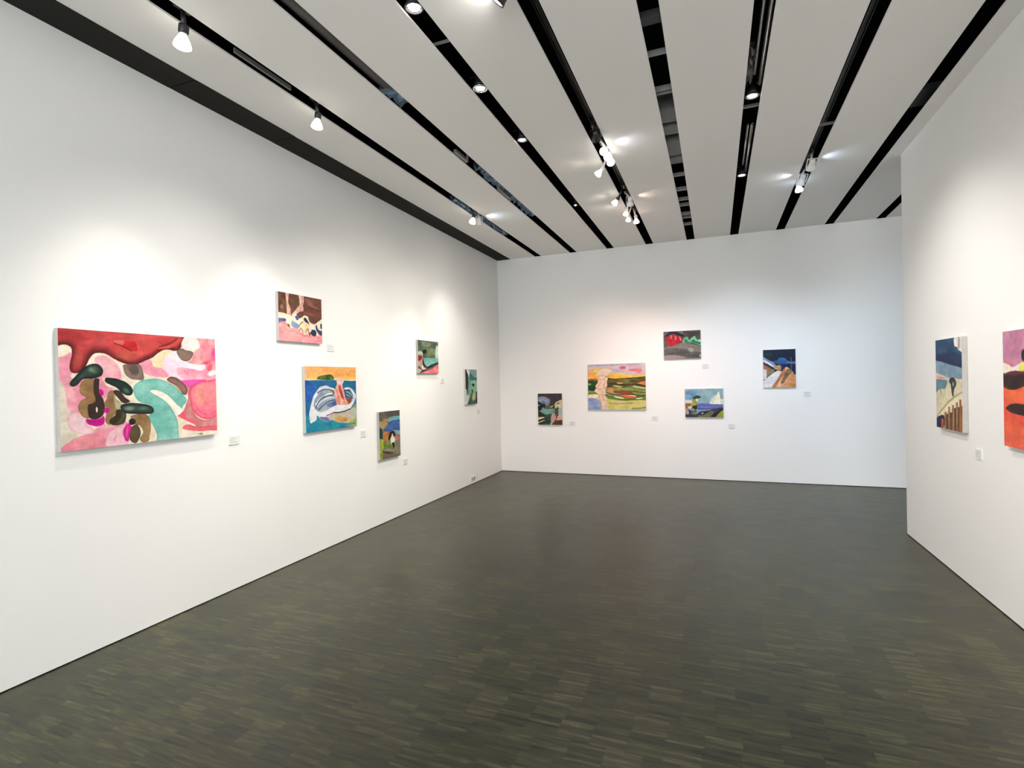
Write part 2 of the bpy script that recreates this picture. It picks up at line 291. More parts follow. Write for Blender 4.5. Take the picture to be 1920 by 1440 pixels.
ART['legs'] = (1.2596, [
  ('B',(122,78,66),None,dict(c2=(138,92,72),n=(5,8))),
  ('P',(104,72,52),[(0.003,-0),(0.211,-0.004),(0.212,0.423),(0.003,0.42)],dict(c2=(132,98,72))),
  ('P',(118,84,64),[(0.282,-0.013),(0.589,-0.006),(0.575,0.194),(0.413,0.362),(0.297,0.286),(0.254,0.13)],dict(c2=(140,102,78))),
  ('P',(168,116,108),[(0.742,0.044),(0.929,0.068),(0.993,0.163),(1.156,0.205),(1.172,0.226),(0.994,0.22),(0.835,0.168)],dict(s=0.0244)),
  ('P',(168,112,96),[(0.713,0.347),(0.931,0.362),(1.027,0.4),(0.932,0.396),(0.744,0.367)],dict(s=0.0155)),
  ('E',(172,124,110),(0.0993,0.3053,0.0447,0.053,0),dict(s=0.0288)),
  ('P',(240,214,196),[(0.204,-0.046),(0.303,-0.047),(0.282,0.062),(0.275,0.203),(0.326,0.305),(0.341,0.434),(0.384,0.452),(0.24,0.464),(0.226,0.379),(0.218,0.187)],dict(c2=(222,180,164),s=0.0055)),
  ('P',(238,212,194),[(0.567,-0.047),(0.703,-0.041),(0.714,0.113),(0.689,0.205),(0.7,0.32),(0.591,0.347),(0.472,0.423),(0.384,0.474),(0.37,0.431),(0.428,0.361),(0.531,0.264),(0.59,0.203),(0.582,0.083)],dict(c2=(218,176,166),s=0.0055)),
  ('P',(214,170,158),[(0.65,-0.013),(0.703,0.003),(0.681,0.161),(0.621,0.222),(0.531,0.308),(0.591,0.225),(0.651,0.142)],dict(s=0.0089)),
  ('P',(240,160,168),[(-0.038,0.623),(0.184,0.618),(0.385,0.681),(0.593,0.723),(0.935,0.817),(1.295,0.799),(1.297,1.034),(-0.038,1.078)],dict(c2=(248,186,184),n=(5,12),s=0.0066)),
  ('S',(226,130,140),[(0.1,0.699),(0.241,0.776),(0.415,0.777)],dict(s=0.0133,w=0.0111)),
  ('S',(224,130,146),[(0.474,0.818),(0.685,0.841),(0.593,0.79)],dict(s=0.0133,w=0.0111)),
  ('P',(244,238,218),[(-0.025,0.433),(0.099,0.422),(0.24,0.442),(0.384,0.463),(0.472,0.401),(0.562,0.493),(0.667,0.451),(0.728,0.413),(0.837,0.438),(0.838,0.483),(0.901,0.557),(1.045,0.57),(1.159,0.504),(1.291,0.448),(1.294,0.752),(1.161,0.817),(1.096,0.832),(0.998,0.734),(0.871,0.775),(0.777,0.825),(0.654,0.809),(0.563,0.725),(0.473,0.708),(0.298,0.708),(0.198,0.617),(-0.025,0.57)],dict(c2=(236,228,206),s=0.0055)),
  ('P',(88,92,146),[(-0.025,0.554),(0.072,0.541),(0.191,0.543),(0.184,0.591),(0.086,0.604),(-0.025,0.643)],dict(c2=(120,130,180),s=0.0066)),
  ('P',(168,182,206),[(0.37,0.562),(0.473,0.598),(0.562,0.647),(0.548,0.704),(0.444,0.71),(0.341,0.662)],dict(c2=(130,150,190),s=0.0111)),
  ('P',(80,84,146),[(0.45,0.468),(0.517,0.436),(0.562,0.482),(0.532,0.534),(0.487,0.526)],dict(c2=(110,130,170),s=0.0055)),
  ('P',(60,54,104),[(0.701,0.482),(0.76,0.466),(0.822,0.529),(0.867,0.594),(0.838,0.627),(0.776,0.588),(0.721,0.536)],dict(s=0.0055)),
  ('P',(62,70,140),[(1.062,0.615),(1.102,0.589),(1.119,0.657),(1.177,0.7),(1.277,0.718),(1.271,0.8),(1.178,0.793),(1.079,0.706)],dict(s=0.0055)),
  ('P',(82,90,108),[(1.136,0.726),(1.277,0.718),(1.278,0.802),(1.178,0.805)],dict(s=0.0066)),
  ('P',(64,72,118),[(1.209,0.57),(1.275,0.554),(1.273,0.671),(1.218,0.651)],dict(s=0.0055)),
  ('P',(64,68,104),[(0.918,0.738),(0.966,0.705),(1.046,0.708),(1.079,0.752),(1.071,0.81),(0.999,0.851),(0.935,0.817)],dict(r=((40,40,86),0.0155),s=0.0055)),
  ('P',(238,214,176),[(0.638,0.587),(0.745,0.557),(0.886,0.615),(0.855,0.708),(0.84,0.81),(0.746,0.804),(0.684,0.762),(0.593,0.701),(0.593,0.634)],dict(c2=(244,228,200),s=0.0089)),
  ('S',(150,110,70),[(0.563,0.658),(0.607,0.6),(0.683,0.556)],dict(s=0.0089,w=0.0199)),
  ('S',(176,110,90),[(0.593,0.701),(0.654,0.742),(0.669,0.808)],dict(s=0.0066,w=0.0199)),
  ('S',(176,130,110),[(0.593,0.701),(0.556,0.781)],dict(s=0.0066,w=0.0155)),
  ('S',(120,74,62),[(0.823,0.698),(0.839,0.765),(0.875,0.854)],dict(s=0.0066,w=0.0221)),
  ('S',(130,84,66),[(0.792,0.7),(0.754,0.781)],dict(s=0.0066,w=0.0155)),
  ('P',(140,90,84),[(0.219,0.657),(0.283,0.644),(0.305,0.718),(0.276,0.698)],dict(s=0.0066)),
  ('E',(212,130,150),(1.032,0.9562,0.0194,0.0092,0),dict()),
])
ART['swan'] = (1.195, [
  ('B',(48,116,166),None,dict(c2=(40,134,170),n=(5,12))),
  ('P',(40,90,172),[(-0.005,0.237),(0.247,0.313),(0.146,0.49),(0.046,0.539),(-0.015,0.483)],dict(c2=(60,120,190),s=0.0282)),
  ('P',(30,140,176),[(-0.002,0.748),(1.213,0.891),(1.216,1.143),(0,1.013)],dict(c2=(60,160,176),s=0.0376)),
  ('P',(250,200,140),[(-0.067,-0.043),(1.25,-0.066),(1.253,0.221),(-0.065,0.201)],dict(c2=(248,178,100),n=(4,14),s=0.0038,g=(0.133,0.213,(248,220,140)),sm=0)),
  ('P',(240,190,160),[(-0.018,-0.009),(0.117,-0.001),(0.093,0.132),(-0.005,0.202)],dict(s=0.0376,a=0.5)),
  ('S',(236,232,215),[(-0.011,0.205),(0.651,0.208),(1.205,0.226)],dict(s=0.0056,w=0.0113)),
  ('P',(60,96,48),[(0.261,0.196),(0.297,0.155),(0.376,0.142),(0.457,0.131),(0.566,0.126),(0.622,0.152),(0.644,0.205),(0.444,0.207)],dict(c2=(120,150,70),n=(14,20),r=((28,50,32),0.0131),s=0.0047)),
  ('P',(120,168,160),[(0.948,0.8),(1.194,0.617),(1.214,1.002),(0.89,0.952)],dict(c2=(176,190,140),s=0.0282)),
  ('P',(196,196,196),[(0.276,0.751),(0.516,0.722),(0.741,0.728),(1.039,0.688),(1.179,0.697),(1.165,0.836),(0.98,0.921),(0.743,0.901),(0.572,0.848),(0.462,0.867),(0.315,0.818)],dict(c2=(222,200,150),s=0.015)),
  ('P',(222,184,110),[(0.656,0.826),(0.829,0.811),(0.949,0.859),(0.889,0.903),(0.714,0.879)],dict(s=0.015,c2=(200,150,90))),
  ('P',(130,130,190),[(0.302,0.78),(0.435,0.781),(0.517,0.844),(0.462,0.862),(0.342,0.82)],dict(s=0.0113)),
  ('P',(236,238,240),[(0.074,0.7),(0.121,0.561),(0.171,0.455),(0.247,0.377),(0.325,0.315),(0.458,0.298),(0.568,0.326),(0.652,0.352),(0.71,0.458),(0.711,0.573),(0.947,0.624),(1.068,0.551),(1.098,0.473),(1.035,0.372),(0.944,0.374),(0.884,0.367),(0.899,0.344),(0.989,0.336),(1.097,0.373),(1.176,0.456),(1.177,0.536),(1.1,0.632),(0.947,0.712),(0.741,0.737),(0.627,0.734),(0.516,0.787),(0.355,0.784),(0.25,0.758),(0.224,0.82),(0.161,0.85),(0.098,0.858),(0.075,0.754)],dict(s=0.0056,c2=(222,224,230))),
  ('P',(178,190,200),[(0.178,0.609),(0.197,0.51),(0.286,0.415),(0.405,0.363),(0.568,0.363),(0.638,0.38),(0.653,0.456),(0.718,0.516),(0.711,0.611),(0.571,0.66),(0.407,0.696),(0.262,0.691)],dict(c2=(150,166,186),n=(6,9),s=0.0056)),
  ('P',(186,170,120),[(0.554,0.368),(0.638,0.38),(0.639,0.436),(0.582,0.416)],dict(s=0.0075,c2=(90,80,70))),
  ('S',(60,66,96),[(0.26,0.405),(0.378,0.364),(0.486,0.356),(0.624,0.379)],dict(s=0.0056,w=0.0131)),
  ('S',(236,236,240),[(0.21,0.583),(0.326,0.498),(0.459,0.448),(0.596,0.425)],dict(s=0.0075,w=0.0244)),
  ('S',(44,48,72),[(0.217,0.647),(0.274,0.551),(0.379,0.482),(0.514,0.46),(0.597,0.454)],dict(s=0.0056,w=0.015)),
  ('S',(60,66,100),[(0.275,0.669),(0.406,0.594),(0.514,0.549),(0.682,0.538)],dict(s=0.0056,w=0.0131)),
  ('S',(228,230,236),[(0.249,0.613),(0.353,0.536),(0.5,0.497),(0.639,0.493)],dict(s=0.0075,w=0.0188)),
  ('P',(88,110,160),[(0.46,0.597),(0.654,0.556),(0.711,0.582),(0.655,0.636),(0.543,0.649)],dict(s=0.0094,c2=(130,150,190))),
  ('P',(236,238,240),[(0.237,0.721),(0.407,0.714),(0.571,0.65),(0.74,0.617),(0.946,0.619),(1.084,0.592),(1.039,0.688),(0.858,0.726),(0.641,0.73),(0.503,0.777),(0.302,0.78)],dict(s=0.0047)),
  ('S',(46,38,54),[(0.627,0.734),(0.77,0.739),(0.917,0.72),(1.039,0.698)],dict(s=0.0056,w=0.0169)),
  ('S',(150,40,40),[(0.455,0.773),(0.544,0.757),(0.606,0.733)],dict(s=0.0047,w=0.0141)),
  ('P',(150,172,190),[(0.914,0.398),(1.02,0.386),(1.098,0.453),(1.099,0.513),(0.945,0.467)],dict(s=0.0056)),
  ('S',(40,44,66),[(0.899,0.392),(1.005,0.391),(1.082,0.433),(1.106,0.483)],dict(s=0.0047,w=0.0131)),
  ('S',(40,44,66),[(0.915,0.427),(1.005,0.45),(1.099,0.523)],dict(s=0.0047,w=0.015)),
  ('P',(214,140,110),[(0.915,0.515),(1.037,0.52),(1.068,0.571),(1.007,0.617),(0.946,0.614)],dict(c2=(150,100,70),s=0.0075)),
  ('P',(236,170,150),[(0.708,0.215),(0.853,0.217),(0.847,0.308),(0.885,0.426),(0.916,0.524),(0.977,0.616),(0.711,0.611),(0.682,0.514),(0.639,0.436),(0.68,0.324),(0.715,0.277)],dict(c2=(244,200,186),n=(12,5),s=0.0056)),
  ('P',(190,86,86),[(0.752,0.297),(0.795,0.317),(0.84,0.424),(0.871,0.522),(0.826,0.511),(0.767,0.403)],dict(s=0.0094)),
  ('S',(200,100,96),[(0.681,0.362),(0.739,0.478),(0.769,0.604)],dict(s=0.0094,w=0.0131)),
  ('S',(206,120,104),[(0.825,0.385),(0.871,0.503),(0.886,0.601)],dict(s=0.0094,w=0.0113)),
  ('P',(246,214,204),[(0.651,0.19),(0.736,0.182),(0.882,0.193),(0.854,0.27),(0.737,0.287),(0.722,0.229)],dict(s=0.0094)),
  ('S',(230,200,170),[(0.686,0.181),(0.78,0.216),(0.897,0.185)],dict(s=0.0075,w=0.0094)),
  ('S',(70,90,80),[(0.89,0.942),(1.011,0.953),(1.15,0.941)],dict(s=0.0075,w=0.0094)),
])
ART['hat'] = (0.7643, [
  ('B',(120,112,98),None,dict(c2=(140,126,104),n=(6,14))),
  ('P',(84,80,96),[(0.231,-0.004),(0.78,-0.012),(0.783,0.136),(0.553,0.133),(0.353,0.121),(0.266,0.076)],dict(c2=(110,100,100),s=0.0143)),
  ('P',(176,140,104),[(0.148,0.158),(0.354,0.161),(0.32,0.219),(0.165,0.208)],dict(c2=(196,160,116),s=0.0143)),
  ('P',(170,158,118),[(0.017,0.207),(0.267,0.225),(0.303,0.288),(0.2,0.359),(0.033,0.344)],dict(c2=(190,170,120),s=0.0164)),
  ('P',(120,180,196),[(0.354,0.141),(0.553,0.123),(0.783,0.126),(0.785,0.221),(0.517,0.213),(0.337,0.231)],dict(c2=(140,190,190),s=0.0082)),
  ('P',(70,100,160),[(0.166,0.376),(0.303,0.288),(0.444,0.218),(0.63,0.211),(0.805,0.223),(0.811,0.46),(0.521,0.421),(0.304,0.43)],dict(c2=(90,130,180),n=(7,7),r=((54,66,120),0.0246),s=0.0082)),
  ('P',(150,180,190),[(0.484,0.407),(0.634,0.432),(0.791,0.458),(0.793,0.545),(0.56,0.498)],dict(s=0.0123)),
  ('P',(110,124,190),[(0.235,0.413),(0.447,0.424),(0.448,0.475),(0.27,0.446)],dict(s=0.0123)),
  ('P',(210,150,96),[(0.15,0.434),(0.358,0.466),(0.377,0.581),(0.342,0.638),(0.151,0.603)],dict(c2=(190,130,70),s=0.0102)),
  ('P',(206,146,136),[(0.561,0.54),(0.794,0.588),(0.757,0.692),(0.563,0.656)],dict(c2=(190,130,110),s=0.0123)),
  ('P',(28,74,62),[(-0.012,0.359),(0.091,0.359),(0.101,0.597),(-0.011,0.582)],dict(c2=(50,90,100),s=0.0082)),
  ('S',(160,160,170),[(0.119,0.352),(0.128,0.63)],dict(s=0.0082,w=0.0102)),
  ('P',(184,194,88),[(-0.011,0.582),(0.151,0.613),(0.169,0.737),(0.102,0.837),(0.086,1.016),(-0.01,1.008)],dict(c2=(150,160,60),n=(10,6),s=0.0082)),
  ('P',(168,190,110),[(0.134,0.631),(0.415,0.668),(0.472,0.792),(0.309,0.809),(0.152,0.744)],dict(c2=(120,140,70),n=(12,12),s=0.0102)),
  ('P',(140,132,112),[(0.525,0.662),(0.797,0.687),(0.804,0.985),(0.529,0.875)],dict(c2=(160,150,130),n=(8,8),s=0.0123)),
  ('P',(86,74,62),[(0.135,0.772),(0.417,0.857),(0.455,0.926),(0.275,0.906),(0.102,0.837)],dict(s=0.0205,c2=(120,108,90))),
  ('P',(168,160,140),[(0.102,0.777),(0.362,0.807),(0.566,0.859),(0.418,0.867),(0.136,0.822)],dict(s=0.0143)),
  ('S',(180,180,140),[(0.5,0.806),(0.511,0.914)],dict(s=0.0102,w=0.0123)),
  ('P',(60,44,48),[(0.306,0.572),(0.341,0.495),(0.411,0.436),(0.521,0.431),(0.569,0.478),(0.579,0.542),(0.523,0.557),(0.431,0.525),(0.378,0.622),(0.342,0.618)],dict(s=0.0061)),
  ('P',(238,234,224),[(0.387,0.613),(0.431,0.546),(0.467,0.488),(0.505,0.555),(0.572,0.626),(0.535,0.674),(0.433,0.69)],dict(s=0.0061,c2=(220,226,206))),
  ('P',(236,200,190),[(0.44,0.506),(0.476,0.489),(0.495,0.522),(0.467,0.529)],dict(s=0.0051)),
  ('P',(44,44,44),[(0.451,0.684),(0.526,0.694),(0.542,0.77),(0.49,0.805),(0.462,0.759)],dict(s=0.0051)),
])
ART['gsq'] = (1.226, [
  ('B',(116,130,108),None,dict(c2=(88,106,90),n=(6,8))),
  ('P',(150,160,136),[(0.263,0.043),(0.684,0.042),(0.755,0.146),(0.54,0.191),(0.261,0.166)],dict(c2=(120,136,110),s=0.0365)),
  ('P',(150,158,120),[(0.504,0.228),(0.974,0.229),(1.049,0.392),(0.609,0.477),(0.467,0.372)],dict(c2=(120,134,100),s=0.0328)),
  ('P',(214,226,218),[(1.049,0.263),(1.122,0.118),(1.236,0.183),(1.259,0.537),(1.05,0.522)],dict(s=0.0109)),
  ('P',(190,206,180),[(-0.016,0.351),(0.223,0.344),(0.255,0.468),(-0.019,0.457)],dict(s=0.0182)),
  ('P',(160,206,196),[(0.324,0.538),(0.609,0.523),(1.05,0.513),(1.278,0.499),(1.28,0.65),(0.901,0.712),(0.607,0.772),(0.498,0.791),(0.356,0.701)],dict(c2=(130,186,176),s=0.0109)),
  ('P',(236,130,140),[(0.139,0.996),(0.353,0.941),(0.716,0.883),(1.052,0.767),(1.28,0.688),(1.285,1.035),(0.103,1.033)],dict(c2=(244,160,164),s=0.0109)),
  ('P',(170,140,134),[(-0.02,0.475),(0.255,0.468),(0.286,0.702),(0.425,0.847),(0.247,0.885),(0.069,0.996),(-0.034,0.996)],dict(c2=(200,170,160),s=0.0109)),
  ('P',(150,40,56),[(-0.013,0.474),(0.22,0.486),(0.183,0.577),(0.044,0.633),(-0.017,0.599)],dict(s=0.0109)),
  ('P',(50,38,46),[(-0.028,0.778),(0.074,0.814),(0.247,0.904),(0.461,0.866),(0.498,0.819),(0.79,0.723),(1.26,0.641),(1.261,0.688),(0.864,0.769),(0.679,0.883),(0.353,0.922),(0.069,1.006),(-0.033,0.96)],dict(s=0.0091)),
  ('P',(48,34,44),[(0.271,0.557),(0.34,0.628),(0.356,0.719),(0.462,0.81),(0.355,0.811),(0.25,0.721)],dict(s=0.0091)),
  ('P',(150,116,120),[(0.497,0.866),(0.864,0.807),(0.716,0.874),(0.496,0.921)],dict(s=0.0146)),
  ('P',(240,224,216),[(0.214,0.776),(0.284,0.775),(0.301,0.848),(0.461,0.847),(0.389,0.875),(0.212,0.867)],dict(s=0.0091)),
  ('P',(198,190,176),[(-0.013,0.851),(0.194,0.904),(0.07,0.987),(-0.017,0.987)],dict(s=0.0091)),
  ('P',(22,28,28),[(0.24,0.343),(0.311,0.288),(0.433,0.269),(0.521,0.308),(0.503,0.371),(0.361,0.397),(0.298,0.386)],dict(s=0.0073)),
  ('S',(22,28,28),[(0.309,0.377),(0.284,0.431)],dict(s=0.0073,w=0.0164)),
  ('S',(70,84,60),[(0.38,0.519),(0.394,0.551)],dict(s=0.0091,w=0.0182)),
  ('E',(244,190,192),(0.0181,0.9689,0.001,0.001,0),dict()),
])
ART['gtall'] = (0.7586, [
  ('B',(120,168,150),None,dict(c2=(146,190,170),n=(6,8))),
  ('P',(150,176,176),[(0.207,-0.007),(0.779,-0.017),(0.781,0.221),(0.517,0.205),(0.282,0.074)],dict(c2=(170,190,190),s=0.0137)),
  ('P',(70,118,106),[(0.263,0.058),(0.438,0.138),(0.597,0.222),(0.761,0.238),(0.761,0.324),(0.398,0.323),(0.242,0.239)],dict(c2=(90,146,130),s=0.0137)),
  ('P',(160,204,184),[(0.358,0.323),(0.762,0.342),(0.756,0.639),(0.517,0.616),(0.397,0.459)],dict(s=0.0137)),
  ('P',(62,66,74),[(0,-0.003),(0.149,0.075),(0.185,0.239),(0.161,0.54),(0.139,0.761),(0.024,0.74),(-0.008,0.404)],dict(c2=(50,54,62),s=0.0085)),
  ('P',(22,28,38),[(-0.018,-0.003),(0.093,0.011),(0.148,0.108),(0.109,0.207),(-0.021,0.11)],dict(s=0.0085)),
  ('P',(222,234,230),[(0.074,0.012),(0.264,0.025),(0.282,0.107),(0.223,0.223),(0.167,0.141)],dict(s=0.0085)),
  ('P',(230,234,228),[(-0.011,0.571),(0.084,0.589),(0.101,0.709),(0.237,0.747),(0.197,0.849),(0,0.997),(-0.014,0.739)],dict(c2=(200,214,206),s=0.0137)),
  ('S',(40,46,52),[(0.007,0.605),(0.064,0.64),(0.005,0.714)],dict(s=0.0068,w=0.0137)),
  ('P',(80,100,92),[(0.396,0.648),(0.476,0.684),(0.395,0.822),(0.476,1.001),(0.156,0.995),(0.236,0.833)],dict(c2=(100,124,110),s=0.0102)),
  ('P',(196,206,150),[(0.476,0.684),(0.619,0.671),(0.64,0.795),(0.517,0.914),(0.416,0.822)],dict(s=0.0102)),
  ('P',(90,120,110),[(0.476,0.913),(0.682,0.867),(0.759,1.005),(0.435,0.999)],dict(s=0.0137)),
  ('P',(34,52,44),[(0.681,0.672),(0.773,0.671),(0.767,0.997),(0.674,0.939)],dict(s=0.0085)),
  ('P',(50,84,66),[(0.388,0.596),(0.457,0.571),(0.497,0.633),(0.416,0.665)],dict(s=0.0085)),
  ('P',(34,48,42),[(0.397,0.425),(0.517,0.405),(0.59,0.444),(0.566,0.504),(0.477,0.486)],dict(s=0.0068)),
])
ART['lotus'] = (0.7954, [
  ('B',(74,72,64),None,dict(c2=(96,82,80),n=(6,8))),
  ('P',(92,80,92),[(0.461,0.037),(0.795,0.037),(0.791,0.197),(0.624,0.229),(0.492,0.144)],dict(c2=(72,72,72),s=0.0319)),
  ('P',(150,158,186),[(-0.002,0.144),(0.093,0.093),(0.215,0.096),(0.337,0.144),(0.413,0.219),(0.389,0.336),(0.321,0.389),(0.255,0.379),(0.211,0.315),(0.089,0.304),(0.013,0.251)],dict(c2=(168,172,200),n=(8,8),r=((120,130,150),0.0213),s=0.0074)),
  ('S',(190,204,220),[(0.035,0.251),(0.136,0.197),(0.257,0.229),(0.323,0.293)],dict(s=0.0191,w=0.0319)),
  ('S',(140,130,160),[(0.179,0.251),(0.29,0.293),(0.333,0.347)],dict(s=0.0149,w=0.0277)),
  ('P',(30,40,46),[(0.001,0.251),(0.09,0.283),(0.066,0.357),(-0,0.336)],dict(s=0.0085)),
  ('P',(36,62,44),[(-0.001,0.4),(0.066,0.347),(0.211,0.357),(0.254,0.4),(0.143,0.443),(0.119,0.496),(0.041,0.538),(-0.003,0.517)],dict(c2=(24,40,34),s=0.0074)),
  ('P',(188,204,190),[(-0.006,0.363),(0.066,0.363),(0.01,0.4)],dict(s=0.0085)),
  ('P',(140,140,104),[(0.265,0.4),(0.399,0.379),(0.531,0.443),(0.552,0.496),(0.375,0.501),(0.253,0.474)],dict(c2=(116,114,88),s=0.0106)),
  ('P',(146,196,180),[(0.008,0.549),(0.096,0.538),(0.165,0.443),(0.264,0.496),(0.574,0.506),(0.562,0.581),(0.461,0.655),(0.327,0.687),(0.205,0.655),(0.096,0.581)],dict(c2=(124,176,162),s=0.0074)),
  ('P',(70,56,44),[(0.001,0.591),(0.15,0.645),(0.283,0.687),(0.115,0.751),(-0.001,0.751)],dict(c2=(90,70,52),s=0.0085)),
  ('P',(60,78,72),[(0.227,0.698),(0.449,0.655),(0.413,0.846),(0.388,1),(-0,1),(0.168,0.921),(0.236,0.804)],dict(c2=(78,104,92),s=0.0128)),
  ('P',(232,216,180),[(-0.007,0.772),(0.104,0.751),(0.215,0.756),(0.17,0.788),(-0.003,0.846)],dict(s=0.0053)),
  ('P',(30,26,26),[(-0.003,0.852),(0.181,0.799),(0.214,0.825),(0.007,0.905)],dict(s=0.0053)),
  ('P',(230,222,190),[(0.002,0.91),(0.213,0.838),(0.202,0.862),(0.012,0.936)],dict(s=0.0053)),
  ('P',(232,222,190),[(0.578,0.293),(0.668,0.251),(0.802,0.208),(0.819,0.464),(0.664,0.443),(0.621,0.379)],dict(c2=(220,206,150),s=0.0074)),
  ('P',(168,156,110),[(0.612,0.304),(0.701,0.272),(0.711,0.325),(0.644,0.347)],dict(s=0.0085)),
  ('P',(60,60,40),[(0.511,0.336),(0.545,0.315),(0.554,0.432),(0.475,0.453),(0.454,0.432)],dict(s=0.0064)),
  ('P',(245,245,230),[(0.426,0.432),(0.499,0.379),(0.499,0.405),(0.442,0.443)],dict(s=0.0053)),
  ('P',(214,218,190),[(0.55,0.336),(0.578,0.325),(0.632,0.379),(0.619,0.485),(0.597,0.496),(0.554,0.4)],dict(s=0.0064)),
  ('P',(176,206,186),[(0.675,0.485),(0.819,0.485),(0.815,0.687),(0.659,0.698)],dict(c2=(186,200,200),s=0.0085)),
  ('P',(84,94,66),[(0.563,0.496),(0.664,0.485),(0.67,0.719),(0.614,0.73),(0.572,0.634)],dict(c2=(104,110,84),s=0.0074)),
  ('P',(238,196,180),[(0.659,0.719),(0.815,0.687),(0.812,0.836),(0.612,0.852),(0.613,0.804)],dict(c2=(230,176,160),s=0.0085)),
  ('P',(204,156,150),[(0.46,0.666),(0.539,0.613),(0.582,0.698),(0.591,0.804),(0.523,0.899),(0.455,0.952),(0.423,0.868),(0.426,0.751)],dict(c2=(220,180,170),s=0.0074)),
  ('P',(190,180,160),[(0.412,0.91),(0.478,0.921),(0.465,1),(0.399,1)],dict(s=0.0074)),
  ('P',(112,84,66),[(0.612,0.868),(0.801,0.846),(0.797,1.011),(0.476,1.005),(0.534,0.899)],dict(c2=(92,64,52),s=0.0064)),
  ('S',(130,96,76),[(0.603,0.761),(0.59,0.868)],dict(s=0.0085,w=0.017)),
])
